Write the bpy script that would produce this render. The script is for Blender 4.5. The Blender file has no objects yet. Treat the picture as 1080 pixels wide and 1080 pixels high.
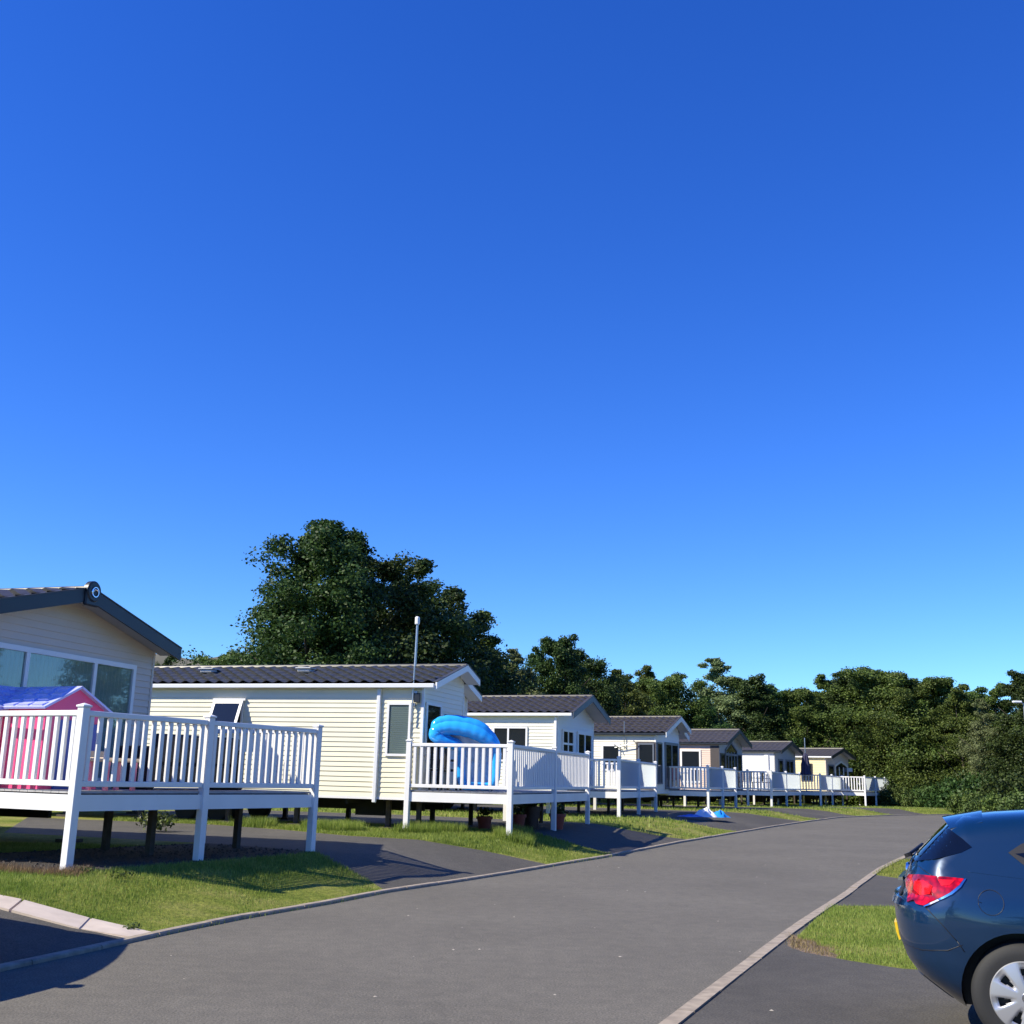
import bpy, bmesh, math, random
import numpy as np
from mathutils import Vector, Matrix
from mathutils.geometry import delaunay_2d_cdt
R = math.radians
random.seed(7); rng = np.random.default_rng(7)
scene = bpy.context.scene
col = scene.collection

# ------------------------------------------------------------------ helpers
class MB:
    """collects shapes, builds ONE mesh object"""
    def __init__(s): s.v = []; s.f = []; s.m = []
    def add(s, vs, fs, mi=0):
        o = len(s.v); s.v += [tuple(p) for p in vs]
        s.f += [tuple(i + o for i in f) for f in fs]; s.m += [mi] * len(fs)
    def box(s, a, b, mi=0, bev=0.0):
        x0, y0, z0 = a; x1, y1, z1 = b
        if x0 > x1: x0, x1 = x1, x0
        if y0 > y1: y0, y1 = y1, y0
        if z0 > z1: z0, z1 = z1, z0
        if bev <= 0:
            s.add([(x0,y0,z0),(x1,y0,z0),(x1,y1,z0),(x0,y1,z0),(x0,y0,z1),(x1,y0,z1),(x1,y1,z1),(x0,y1,z1)],
                  [(0,3,2,1),(4,5,6,7),(0,1,5,4),(1,2,6,5),(2,3,7,6),(3,0,4,7)], mi)
        else:
            bm = bmesh.new(); bmesh.ops.create_cube(bm, size=1)
            for v in bm.verts:
                v.co = Vector(((x0+x1)/2 + v.co.x*(x1-x0), (y0+y1)/2 + v.co.y*(y1-y0), (z0+z1)/2 + v.co.z*(z1-z0)))
            bmesh.ops.bevel(bm, geom=bm.edges[:], offset=bev, segments=1, affect='EDGES', profile=.5)
            bm.verts.index_update()
            s.add([v.co[:] for v in bm.verts], [[v.index for v in f.verts] for f in bm.faces], mi); bm.free()
    def prism(s, pts, axis, a0, a1, mi=0):
        """polygon pts (2D) extruded along axis ('x': pts=(y,z); 'y': pts=(x,z); 'z': pts=(x,y))"""
        def P(p, t):
            return (t, p[0], p[1]) if axis == 'x' else ((p[0], t, p[1]) if axis == 'y' else (p[0], p[1], t))
        n = len(pts)
        vs = [P(p, a0) for p in pts] + [P(p, a1) for p in pts]
        fs = [tuple(range(n))[::-1], tuple(range(n, 2*n))] + [(i, (i+1) % n, n+(i+1) % n, n+i) for i in range(n)]
        s.add(vs, fs, mi)
    def tube(s, pts, r, n=8, mi=0, cap=True, closed=False):
        pts = [Vector(p) for p in pts]; m = len(pts)
        rs = r if isinstance(r, (list, tuple)) else [r]*m
        vs = []; up = Vector((0, 0, 1))
        prev = None
        for i, p in enumerate(pts):
            if closed: t = pts[(i+1) % m] - pts[i-1]
            else: t = pts[min(i+1, m-1)] - pts[max(i-1, 0)]
            t.normalize()
            if prev is None:
                a = up if abs(t.z) < .9 else Vector((1, 0, 0))
                prev = t.cross(a).normalized()
            else:
                prev = (prev - t*prev.dot(t)).normalized()
            q = t.cross(prev)
            for k in range(n):
                an = 2*math.pi*k/n
                vs.append(p + (prev*math.cos(an) + q*math.sin(an))*rs[i])
        fs = []
        for i in range(m if closed else m-1):
            j = (i+1) % m
            for k in range(n):
                fs.append((i*n+k, i*n+(k+1) % n, j*n+(k+1) % n, j*n+k))
        if cap and not closed:
            fs.append(tuple(range(n))[::-1]); fs.append(tuple((m-1)*n+k for k in range(n)))
        s.add(vs, fs, mi)
    def lathe(s, prof, n=24, origin=(0,0,0), axis='z', mi=0):
        """prof: (r, h) list"""
        vs = []; m = len(prof)
        for r, h in prof:
            for k in range(n):
                a = 2*math.pi*k/n; c, d = r*math.cos(a), r*math.sin(a)
                p = (c, d, h) if axis == 'z' else ((c, h, d) if axis == 'y' else (h, c, d))
                vs.append((p[0]+origin[0], p[1]+origin[1], p[2]+origin[2]))
        fs = [(i*n+k, i*n+(k+1) % n, (i+1)*n+(k+1) % n, (i+1)*n+k) for i in range(m-1) for k in range(n)]
        s.add(vs, fs, mi)
    def build(s, name, mats, parent=None, smooth=False, recalc=False):
        me = bpy.data.meshes.new(name); me.from_pydata(s.v, [], s.f)
        if not isinstance(mats, (list, tuple)): mats = [mats]
        for m in mats: me.materials.append(m)
        if len(mats) > 1: me.polygons.foreach_set('material_index', s.m)
        if recalc:
            bm = bmesh.new(); bm.from_mesh(me); bmesh.ops.remove_doubles(bm, verts=bm.verts, dist=1e-5)
            bmesh.ops.recalc_face_normals(bm, faces=bm.faces); bm.to_mesh(me); bm.free()
        if smooth:
            me.polygons.foreach_set('use_smooth', [True]*len(me.polygons))
            if smooth != 'all': me.set_sharp_from_angle(angle=R(35))
        o = bpy.data.objects.new(name, me); col.objects.link(o)
        if parent: o.parent = parent
        return o

def link_mesh(name, me, parent=None, loc=(0,0,0), rz=0, scale=None):
    o = bpy.data.objects.new(name, me); col.objects.link(o)
    if parent: o.parent = parent
    o.location = loc; o.rotation_euler = (0, 0, rz)
    if scale: o.scale = scale
    return o
def thing(name, label, cat, loc=(0,0,0), rz=0, group=None):
    o = bpy.data.objects.new(name, None); col.objects.link(o)
    o.location = loc; o.rotation_euler = (0, 0, rz); tag(o, label, cat, group); o.empty_display_size = .2
    return o
def tag(o, label=None, cat=None, group=None, kind=None):
    if label: o['label'] = label
    if cat: o['category'] = cat
    if group: o['group'] = group
    if kind: o['kind'] = kind
    return o
def copy_tree(o, parent=None):
    c = o.copy(); col.objects.link(c)
    if parent: c.parent = parent
    for ch in list(o.children): copy_tree(ch, c)
    return c
def fast_mesh(name, V, F, mats):
    """V (n,3) float array, F (m,k) int array"""
    me = bpy.data.meshes.new(name); n, k = F.shape
    me.vertices.add(len(V)); me.vertices.foreach_set('co', V.astype(np.float32).ravel())
    me.loops.add(n*k); me.loops.foreach_set('vertex_index', F.astype(np.int32).ravel())
    me.polygons.add(n); me.polygons.foreach_set('loop_start', np.arange(0, n*k, k, dtype=np.int32))
    me.update(calc_edges=True)
    for m in (mats if isinstance(mats, list) else [mats]): me.materials.append(m)
    return me

# ------------------------------------------------------------------ materials
def mat(name, color=(.5,.5,.5), rough=.6, metal=0, spec=.5, coat=0, noise=None, bump=None, trans=0, extra=None):
    """noise=(scale, amount, detail) value variation; bump=(scale, strength, distance)"""
    m = bpy.data.materials.new(name); m.use_nodes = True
    nt = m.node_tree; b = nt.nodes['Principled BSDF']
    b.inputs['Base Color'].default_value = (*color, 1); b.inputs['Roughness'].default_value = rough
    b.inputs['Metallic'].default_value = metal; b.inputs['Specular IOR Level'].default_value = spec
    b.inputs['Coat Weight'].default_value = coat; b.inputs['Coat Roughness'].default_value = .03
    b.inputs['Transmission Weight'].default_value = trans
    tc = nt.nodes.new('ShaderNodeTexCoord')
    if noise:
        n = nt.nodes.new('ShaderNodeTexNoise'); n.inputs['Scale'].default_value = noise[0]; n.inputs['Detail'].default_value = noise[2] if len(noise) > 2 else 5
        nt.links.new(tc.outputs['Object'], n.inputs['Vector'])
        r = nt.nodes.new('ShaderNodeValToRGB'); a = noise[1]
        r.color_ramp.elements[0].position = .3; r.color_ramp.elements[1].position = .7
        r.color_ramp.elements[0].color = (*[c*(1-a) for c in color], 1); r.color_ramp.elements[1].color = (*[min(1, c*(1+a)) for c in color], 1)
        nt.links.new(n.outputs['Fac'], r.inputs['Fac']); nt.links.new(r.outputs['Color'], b.inputs['Base Color'])
        mr = nt.nodes.new('ShaderNodeMapRange'); mr.inputs['To Min'].default_value = max(0, rough-.06); mr.inputs['To Max'].default_value = min(1, rough+.08)
        nt.links.new(n.outputs['Fac'], mr.inputs['Value']); nt.links.new(mr.outputs['Result'], b.inputs['Roughness'])
    if bump:
        n2 = nt.nodes.new('ShaderNodeTexNoise'); n2.inputs['Scale'].default_value = bump[0]; n2.inputs['Detail'].default_value = 4
        nt.links.new(tc.outputs['Object'], n2.inputs['Vector'])
        bp = nt.nodes.new('ShaderNodeBump'); bp.inputs['Strength'].default_value = bump[1]; bp.inputs['Distance'].default_value = bump[2]
        nt.links.new(n2.outputs['Fac'], bp.inputs['Height']); nt.links.new(bp.outputs['Normal'], b.inputs['Normal'])
    return m

def ramp(nt, src, stops):
    r = nt.nodes.new('ShaderNodeValToRGB'); cr = r.color_ramp
    while len(cr.elements) < len(stops): cr.elements.new(.5)
    for e, (p, c) in zip(cr.elements, stops): e.position = p; e.color = (*c, 1)
    nt.links.new(src, r.inputs['Fac']); return r.outputs['Color']
def mixc(nt, fac, a, b, mode='MIX'):
    n = nt.nodes.new('ShaderNodeMix'); n.data_type = 'RGBA'; n.blend_type = mode
    if isinstance(fac, float): n.inputs[0].default_value = fac
    else: nt.links.new(fac, n.inputs[0])
    for s, i in ((a, 6), (b, 7)):
        if isinstance(s, tuple): n.inputs[i].default_value = (*s, 1)
        else: nt.links.new(s, n.inputs[i])
    return n.outputs[2]
def noise_node(nt, scale, detail=5, rough=.55, vec=None):
    n = nt.nodes.new('ShaderNodeTexNoise'); n.inputs['Scale'].default_value = scale; n.inputs['Detail'].default_value = detail; n.inputs['Roughness'].default_value = rough
    if vec is None: vec = nt.nodes.new('ShaderNodeTexCoord').outputs['Object']
    nt.links.new(vec, n.inputs['Vector']); return n.outputs['Fac']

def asphalt(name, base, patchy=.18, warm=(1,1,1)):
    m = bpy.data.materials.new(name); m.use_nodes = True; nt = m.node_tree; b = nt.nodes['Principled BSDF']
    b.inputs['Roughness'].default_value = .9; b.inputs['Specular IOR Level'].default_value = .28
    big = noise_node(nt, .35, 6, .6); mid = noise_node(nt, 6, 4); fine = noise_node(nt, 170, 3, .7); grit = noise_node(nt, 60, 2, .6)
    c = tuple(base*w for w in warm)
    c1 = ramp(nt, big, [(.3, tuple(v*(1-patchy) for v in c)), (.7, tuple(v*(1+patchy) for v in c))])
    c2 = ramp(nt, fine, [(.35, (.55,.55,.56)), (.52, (1,1,1)), (.7, (1.0,1.0,1.0)), (.78, (1.9,1.88,1.8))])
    c3 = ramp(nt, grit, [(.32, (.62,.62,.62)), (.68, (1.32,1.3,1.27))])
    c4 = ramp(nt, mid, [(.35, (.9,.9,.9)), (.65, (1.06,1.05,1.04))])
    x = mixc(nt, 1.0, c1, c2, 'MULTIPLY'); x = mixc(nt, 1.0, x, c3, 'MULTIPLY'); x = mixc(nt, 1.0, x, c4, 'MULTIPLY')
    # faint long seams and cracks
    tc = nt.nodes.new('ShaderNodeTexCoord'); vo = nt.nodes.new('ShaderNodeTexVoronoi'); vo.feature = 'DISTANCE_TO_EDGE'; vo.inputs['Scale'].default_value = .22
    wn = nt.nodes.new('ShaderNodeTexNoise'); wn.inputs['Scale'].default_value = 1.3; wn.inputs['Detail'].default_value = 6
    nt.links.new(tc.outputs['Object'], wn.inputs['Vector'])
    ad = nt.nodes.new('ShaderNodeVectorMath'); ad.operation = 'ADD'
    nt.links.new(tc.outputs['Object'], ad.inputs[0]); nt.links.new(wn.outputs['Color'], ad.inputs[1]); nt.links.new(ad.outputs[0], vo.inputs['Vector'])
    cr = ramp(nt, vo.outputs['Distance'], [(0, (.86,.86,.86)), (.003, (1,1,1))])
    x = mixc(nt, 1.0, x, cr, 'MULTIPLY')
    nt.links.new(x, b.inputs['Base Color'])
    bp = nt.nodes.new('ShaderNodeBump'); bp.inputs['Strength'].default_value = .55; bp.inputs['Distance'].default_value = .006
    nt.links.new(grit, bp.inputs['Height']); nt.links.new(bp.outputs['Normal'], b.inputs['Normal'])
    return m

def soil_grass(name):
    """the lawn under the blades: green with dry and bare patches"""
    m = bpy.data.materials.new(name); m.use_nodes = True; nt = m.node_tree; b = nt.nodes['Principled BSDF']
    b.inputs['Roughness'].default_value = 1; b.inputs['Specular IOR Level'].default_value = .1
    n1 = noise_node(nt, .8, 6, .6); n2 = noise_node(nt, 14, 5, .7); n3 = noise_node(nt, 90, 2)
    a = ramp(nt, n1, [(.3, (.09,.14,.02)), (.5, (.19,.215,.045)), (.72, (.28,.25,.1))])
    c = ramp(nt, n2, [(.3, (.5,.55,.5)), (.6, (1.15,1.1,1.0))])
    d = ramp(nt, n3, [(.3, (.6,.6,.6)), (.65, (1.3,1.3,1.3))])
    x = mixc(nt, 1.0, a, c, 'MULTIPLY'); x = mixc(nt, 1.0, x, d, 'MULTIPLY')
    nt.links.new(x, b.inputs['Base Color'])
    bp = nt.nodes.new('ShaderNodeBump'); bp.inputs['Strength'].default_value = .8; bp.inputs['Distance'].default_value = .04
    nt.links.new(n2, bp.inputs['Height']); nt.links.new(bp.outputs['Normal'], b.inputs['Normal'])
    return m

def foliage(name, c_dark, c_mid, c_light, transl=.25, rough=.55, patch=.5):
    m = bpy.data.materials.new(name); m.use_nodes = True; nt = m.node_tree; b = nt.nodes['Principled BSDF']; out = nt.nodes['Material Output']
    b.inputs['Roughness'].default_value = rough; b.inputs['Specular IOR Level'].default_value = .25
    g = nt.nodes.new('ShaderNodeNewGeometry'); oi = nt.nodes.new('ShaderNodeObjectInfo')
    n = noise_node(nt, patch, 3)
    ad = nt.nodes.new('ShaderNodeMath'); ad.operation = 'MULTIPLY_ADD'; ad.inputs[1].default_value = .55; nt.links.new(g.outputs['Random Per Island'], ad.inputs[0])
    mu = nt.nodes.new('ShaderNodeMath'); mu.operation = 'MULTIPLY'; mu.inputs[1].default_value = .6; nt.links.new(n, mu.inputs[0]); nt.links.new(mu.outputs[0], ad.inputs[2])
    c = ramp(nt, ad.outputs[0], [(.15, c_dark), (.5, c_mid), (.95, c_light)])
    hs = nt.nodes.new('ShaderNodeHueSaturation'); nt.links.new(c, hs.inputs['Color'])
    mr = nt.nodes.new('ShaderNodeMapRange'); mr.inputs['To Min'].default_value = .475; mr.inputs['To Max'].default_value = .52
    nt.links.new(oi.outputs['Random'], mr.inputs['Value']); nt.links.new(mr.outputs['Result'], hs.inputs['Hue'])
    mr2 = nt.nodes.new('ShaderNodeMapRange'); mr2.inputs['To Min'].default_value = .8; mr2.inputs['To Max'].default_value = 1.15
    nt.links.new(oi.outputs['Random'], mr2.inputs['Value']); nt.links.new(mr2.outputs['Result'], hs.inputs['Value'])
    nt.links.new(hs.outputs['Color'], b.inputs['Base Color'])
    t = nt.nodes.new('ShaderNodeBsdfTranslucent'); nt.links.new(hs.outputs['Color'], t.inputs['Color'])
    mx = nt.nodes.new('ShaderNodeMixShader'); mx.inputs[0].default_value = transl
    nt.links.new(b.outputs[0], mx.inputs[1]); nt.links.new(t.outputs[0], mx.inputs[2]); nt.links.new(mx.outputs[0], out.inputs['Surface'])
    return m

def glass_dark(name, tint=(.012,.015,.018), rough=.03):
    m = mat(name, tint, rough, 0, .7); return m

def frosted(name):
    m = bpy.data.materials.new(name); m.use_nodes = True; nt = m.node_tree; b = nt.nodes['Principled BSDF']; out = nt.nodes['Material Output']
    b.inputs['Base Color'].default_value = (.62,.66,.68,1); b.inputs['Roughness'].default_value = .25
    t = nt.nodes.new('ShaderNodeBsdfTranslucent'); t.inputs['Color'].default_value = (.88,.92,.93,1)
    mx = nt.nodes.new('ShaderNodeMixShader'); mx.inputs[0].default_value = .78
    nt.links.new(b.outputs[0], mx.inputs[1]); nt.links.new(t.outputs[0], mx.inputs[2]); nt.links.new(mx.outputs[0], out.inputs['Surface'])
    return m
def car_paint(name, c):
    m = mat(name, c, .3, .3, .5, 1.0); return m
def clear_pane(name):
    m = bpy.data.materials.new(name); m.use_nodes = True; nt = m.node_tree; out = nt.nodes['Material Output']
    nt.nodes.remove(nt.nodes['Principled BSDF'])
    gl = nt.nodes.new('ShaderNodeBsdfGlossy'); gl.inputs['Roughness'].default_value = .02
    tr = nt.nodes.new('ShaderNodeBsdfTransparent'); tr.inputs['Color'].default_value = (.9,.96,.94,1)
    lw = nt.nodes.new('ShaderNodeLayerWeight'); lw.inputs['Blend'].default_value = .3
    fr = nt.nodes.new('ShaderNodeMapRange'); fr.inputs['To Min'].default_value = .03; fr.inputs['To Max'].default_value = .26; nt.links.new(lw.outputs['Facing'], fr.inputs['Value'])
    mx = nt.nodes.new('ShaderNodeMixShader'); nt.links.new(fr.outputs[0], mx.inputs[0]); nt.links.new(tr.outputs[0], mx.inputs[1]); nt.links.new(gl.outputs[0], mx.inputs[2])
    nt.links.new(mx.outputs[0], out.inputs['Surface']); return m

def lens_mat():
    m = mat('red_lens', (.4,0,0), .06, 0, .5, .5); nt = m.node_tree; b = nt.nodes['Principled BSDF']
    tc = nt.nodes.new('ShaderNodeTexCoord'); v = nt.nodes.new('ShaderNodeTexVoronoi'); v.inputs['Scale'].default_value = 26; nt.links.new(tc.outputs['Object'], v.inputs['Vector'])
    n = noise_node(nt, 9, 2); x = mixc(nt, 1.0, ramp(nt, v.outputs['Distance'], [(.1, (.85,.004,.01)), (.45, (.42,.0,.003)), (.8, (.22,0,.002))]), ramp(nt, n, [(.4, (.45,.4,.4)), (.62, (1.2,1.2,1.2))]), 'MULTIPLY')
    nt.links.new(x, b.inputs['Base Color']); return m
M = dict(
    road=asphalt('road_asphalt', .15, .12, (1,.935,.775)), drive=asphalt('drive_asphalt', .092, .22, (1,.94,.82)),
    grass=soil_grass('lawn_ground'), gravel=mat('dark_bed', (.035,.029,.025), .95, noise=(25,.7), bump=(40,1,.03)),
    soil=mat('bare_soil', (.17,.12,.08), .95, noise=(9,.35), bump=(30,.8,.02)), kerb=mat('kerb_concrete', (.3,.25,.19), .9, noise=(9,.25), bump=(60,.4,.004)),
    slab=mat('paving_slab', (.52,.44,.37), .9, noise=(3,.15), bump=(50,.3,.003)),
    white=mat('white_upvc', (.8,.79,.77), .35, noise=(1.3,.05), bump=(3,.15,.01)), cap=mat('post_cap', (.8,.8,.79), .35),
    timber=mat('dark_timber', (.07,.055,.045), .85, noise=(8,.3)),
    deckboard=mat('deck_board', (.36,.35,.34), .7, noise=(5,.15)),
    cream=mat('cream_siding', (.78,.73,.53), .45, noise=(1.2,.035)), cream2=mat('cream_siding_pale', (.78,.74,.6), .45, noise=(1.2,.035)),
    beige=mat('beige_siding', (.64,.54,.44), .5, noise=(1.2,.04)), pinkish=mat('pinkish_siding', (.7,.54,.44), .5, noise=(1.2,.04)),
    offwhite=mat('offwhite_siding', (.76,.76,.74), .45, noise=(1.2,.03)), yellow=mat('yellow_siding', (.76,.65,.36), .5, noise=(1.2,.03)),
    greyw=mat('grey_siding', (.4,.39,.38), .5, noise=(1.2,.04)), brown=mat('brown_trim', (.07,.06,.058), .5),
    tile=mat('roof_tile', (.052,.046,.04), .46, noise=(6,.25)), tile_g=mat('roof_tile_green', (.052,.051,.043), .44, noise=(6,.25)),
    navy=mat('dark_barge', (.013,.019,.027), .4, noise=(3,.15)), slateblue=mat('slate_barge', (.06,.075,.095), .45), greyb=mat('grey_barge', (.13,.15,.18), .4), chrome=mat('chrome', (.8,.8,.82), .12, 1),
    gutter=mat('gutter_white', (.72,.73,.73), .3), dark=mat('undergear', (.02,.02,.02), .8), rubber=mat('tyre_rubber', (.018,.018,.018), .75, bump=(90,.3,.002)),
    glass=glass_dark('window_glass'), pane=clear_pane('clear_pane'), blind=mat('blinds', (.27,.3,.27), .8), blindw=mat('blinds_dark', (.16,.17,.18), .7),
    room=mat('room_dark', (.03,.03,.032), .9), frost=frosted('frosted_panel'),
    pink=mat('pink_plastic', (.8,.09,.27), .4, noise=(2,.05)), pinkl=mat('pink_shutter', (.85,.28,.4), .4), bluep=mat('blue_plastic', (.03,.09,.42), .4), lilac=mat('lilac_roof', (.5,.53,.9), .2, noise=(3,.08)),
    beigep=mat('cream_plastic', (.62,.5,.36), .5),
    pool=mat('pool_vinyl', (.03,.38,.9), .1, 0, .6, .5), poolw=mat('pool_liner', (.55,.66,.78), .3),
    whitev=mat('white_vinyl', (.82,.84,.88), .35), bluev=mat('blue_vinyl', (.08,.16,.6), .35), bluel=mat('sky_vinyl', (.02,.25,.7), .3),
    terra=mat('red_pot', (.2,.035,.025), .6, noise=(8,.2)), darkpot=mat('dark_pot', (.05,.03,.025), .6, noise=(8,.2)),
    rattan=mat('black_rattan', (.018,.018,.02), .6), redch=mat('pink_chair', (.62,.25,.28), .5), steel=mat('galvanised', (.45,.46,.47), .35, .8),
    parasol=mat('navy_canvas', (.03,.03,.07), .85), rock=mat('pale_rock', (.5,.42,.33), .9, noise=(7,.3), bump=(12,.7,.03)),
    bark=mat('bark', (.07,.055,.04), .95, noise=(6,.3), bump=(14,.8,.03)), chip=mat('pale_litter', (.4,.36,.3), .9),
    paint=car_paint('blue_paint', (.002,.023,.068)), paint2=car_paint('silver_paint', (.3,.32,.34)), cglass=glass_dark('car_glass', (.003,.004,.006), .02),
    lens=lens_mat(), lensl=mat('red_lens_pale', (.75,.008,.012), .1, 0, .5, .3), blackp=mat('black_trim', (.012,.012,.013), .45),
    alloy=mat('silver_hubcap', (.5,.5,.51), .32, .6), plate=mat('yellow_plate', (.75,.5,.02), .4), hillm=None,
)
M['leaf'] = foliage('leaf_dark', (.011,.028,.008), (.032,.064,.014), (.085,.135,.03))
M['leafb'] = foliage('leaf_olive', (.022,.046,.01), (.065,.105,.02), (.16,.21,.042))
M['leafp'] = foliage('leaf_pale', (.07,.1,.035), (.14,.18,.07), (.22,.26,.11))
M['leafh'] = foliage('leaf_hedge', (.03,.055,.015), (.065,.105,.025), (.13,.18,.045))
M['blade'] = foliage('grass_blades', (.08,.14,.018), (.19,.265,.04), (.4,.44,.12), .35, .5, 1.6)
M['dry'] = foliage('dry_grass', (.12,.075,.035), (.22,.15,.075), (.36,.27,.15), .3, .7)

# ------------------------------------------------------------------ terrain
KL = [(-5.6,-8),(-4.9,0),(-4.3,6),(-3.9,9.27),(-3.57,10.4),(-3.25,11.56),(-2.84,12.8),(-2.16,14.4),(-1.57,16.05),(-.7,17.85),(1.2,22.0),(2.08,23.8),(4.56,29.6),(7.07,35.0),(9.5,40.2),(11.8,45.0),(15.3,52.0),(19.7,58.7),(24.7,64.6),(31,68.5),(60,73)]
KX = [k[0] for k in KL]; KY = [k[1] for k in KL]
RD = ([-10,15,20,30,40,50,60,70,85],[0,0,0,.08,.16,.22,.2,.14,.05])
BK = ([-10,8,14,24,36,48,58,68,76,88],[.05,.25,.37,.43,.48,.54,.5,.44,.38,.25])
def sm(t): t = min(1, max(0, t)); return t*t*(3-2*t)
def terr(x, y):
    yy = min(max(y, -10), 100)
    s = (np.interp(yy, KY, KX) - x)*.9
    r = np.interp(yy, *RD); b = np.interp(yy, *BK)
    return float(r + (b-r)*sm(s/2.4))
KR = [(-2.6,-8),(-1.9,-2),(-1.1,2),(-.2,5),(.5,6.6),(1.05,7.92),(2.04,10.35),(3.05,12.8),(4.04,15.11),(5.0,17.3),(5.76,19.13),(7.3,22.7),(8.89,26.0),(9.6,27.4),(10.5,28.6),(12.2,29.8),(16,31.6),(30,36)]
road = KL[0:] + [(60,40),(30,36)][0:1] + KR[::-1]
ZONES = [  # (name, polygon, material)
    ('road', road, 'road'),
    ('slab_path', [(-3.36,11.5),(-4.22,11.8),(-5.5,12.05),(-8.5,12.7),(-8.5,12.25),(-5.5,11.6),(-4.14,11.33),(-3.44,11.1)], 'slab'),
    ('driveway', [(-4.0,9.0),(-3.9,9.27),(-3.57,10.4),(-3.44,11.1),(-4.14,11.33),(-5.5,11.6),(-8.5,12.25),(-14,13.5),(-14,6.5),(-4.32,5.8)], 'drive'),
    ('driveway', [(-1.57,16.05),(-1.95,16.9),(-2.95,18.1),(-5.0,19.3),(-9,20.8),(-11,26.6),(-6.4,25.3),(-4.6,23.9),(-3.0,22.3),(-1.6,21.6),(-.4,21.7),(.96,21.48),(-.7,17.85)], 'drive'),
    ('driveway', [(2.4,24.6),(1.3,25.3),(-4,27.2),(-10,29),(-9,35),(-3,33.6),(1.5,31.4),(3.2,30.3),(4.2,30.6),(5.1,30.77),(4.56,29.6)], 'drive'),
    ('driveway', [(7.45,35.8),(5.6,35.9),(3.6,37.0),(-4,39.5),(-3,47),(4,46),(7.5,44.9),(9.4,44.4),(10.7,45.1),(11.9,45.2),(9.5,40.2)], 'drive'),
    ('driveway', [(13.5,48.4),(11.2,48.2),(8,49.8),(2,52),(4,58),(11,56),(14.4,54.6),(17.2,54.9),(15.3,52)], 'drive'),
    ('driveway', [(20.5,59.7),(17,60.4),(12,62.6),(14,67.5),(20,65.4),(23.4,63.1)], 'drive'),
    ('driveway', [(27,66.1),(25,69),(20,72),(23,77),(28,73),(31.5,68.6)], 'drive'),
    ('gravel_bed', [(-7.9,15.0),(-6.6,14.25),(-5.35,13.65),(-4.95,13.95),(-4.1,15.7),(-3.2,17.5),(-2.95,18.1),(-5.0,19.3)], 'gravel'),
    ('parking_area', KR[:15] + [(12,27.6),(14,22),(14,-8)], 'drive'),
]
LAWN_R = [[(2.85,11.75),(4.38,15.7),(5.37,15.8),(10,14.4),(8.5,8.9),(3.55,10.5),(3.22,10.87),(2.9,11.38)],
          [(6.76,21.3),(7.9,23.8),(8.55,25.2),(9.3,25.6),(13,24.5),(13,19),(7.1,20.4)]]
def inpoly(x, y, P):
    c = False; j = len(P)-1
    for i in range(len(P)):
        if (P[i][1] > y) != (P[j][1] > y) and x < (P[j][0]-P[i][0])*(y-P[i][1])/(P[j][1]-P[i][1]) + P[i][0]: c = not c
        j = i
    return c
BARE = [(2.85,11.75),(2.9,11.38),(3.12,11.02),(3.2,11.2),(3.18,11.42),(3.32,11.6),(3.17,11.85),(3.24,12.15),(3.1,12.3),(3.14,12.6),(3.05,12.5)]
def zone(x, y):
    if inpoly(x, y, BARE): return 11
    for L in LAWN_R:
        if inpoly(x, y, L): return -1
    for i in (1,2,3,4,5,6,7,8,9): 
        if inpoly(x, y, ZONES[i][1]): return i
    if inpoly(x, y, ZONES[0][1]): return 0
    if inpoly(x, y, ZONES[10][1]): return 10
    return -1
def subdiv(P, closed, step=.8):
    o = []
    n = len(P)
    for i in range(n if closed else n-1):
        a, b = P[i], P[(i+1) % n]; L = math.dist(a, b); k = max(1, int(L/step))
        for t in range(k): o.append((a[0]+(b[0]-a[0])*t/k, a[1]+(b[1]-a[1])*t/k))
    if not closed: o.append(P[-1])
    return o
verts = []; edges = []
ZONES.append(('bare_soil', BARE, 'soil'))
for P in [z[1] for z in ZONES] + LAWN_R:
    Q = subdiv(P, True); o = len(verts); verts += [Vector(q) for q in Q]; edges += [(o+i, o+(i+1) % len(Q)) for i in range(len(Q))]
for x in np.arange(-24, 40, 1.0):
    for y in np.arange(-8, 36, 1.0): verts.append(Vector((x+.03, y+.02)))
for x in np.arange(-40, 64, 2.5):
    for y in np.arange(36, 100, 2.5): verts.append(Vector((x+.03, y+.02)))
for x in (-3000,-1200,-400,-150,-60,80,160,400,1200,3000):
    for y in (-800,-150,-40,130,200,400,1000,3500): verts.append(Vector((x+.5, y+.7)))
cv, ce, cf, _, _, _ = delaunay_2d_cdt(verts, edges, [], 0, 1e-4)
zz = [terr(v.x, v.y) for v in cv]
buckets = {}
for f in cf:
    cx = sum(cv[i].x for i in f)/3; cy = sum(cv[i].y for i in f)/3
    buckets.setdefault(zone(cx, cy), []).append(f)
for zi, fs in buckets.items():
    used = {}; mb = MB()
    for f in fs:
        g = []
        for i in f:
            if i not in used: used[i] = len(mb.v); mb.v.append((cv[i].x, cv[i].y, zz[i]))
            g.append(used[i])
        a, b, c = [mb.v[k] for k in g]
        if (b[0]-a[0])*(c[1]-a[1]) - (b[1]-a[1])*(c[0]-a[0]) < 0: g = g[::-1]
        mb.f.append(tuple(g)); mb.m.append(0)
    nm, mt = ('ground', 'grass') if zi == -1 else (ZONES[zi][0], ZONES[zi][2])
    tag(mb.build(nm, M[mt], smooth='all'), kind='structure')

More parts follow.
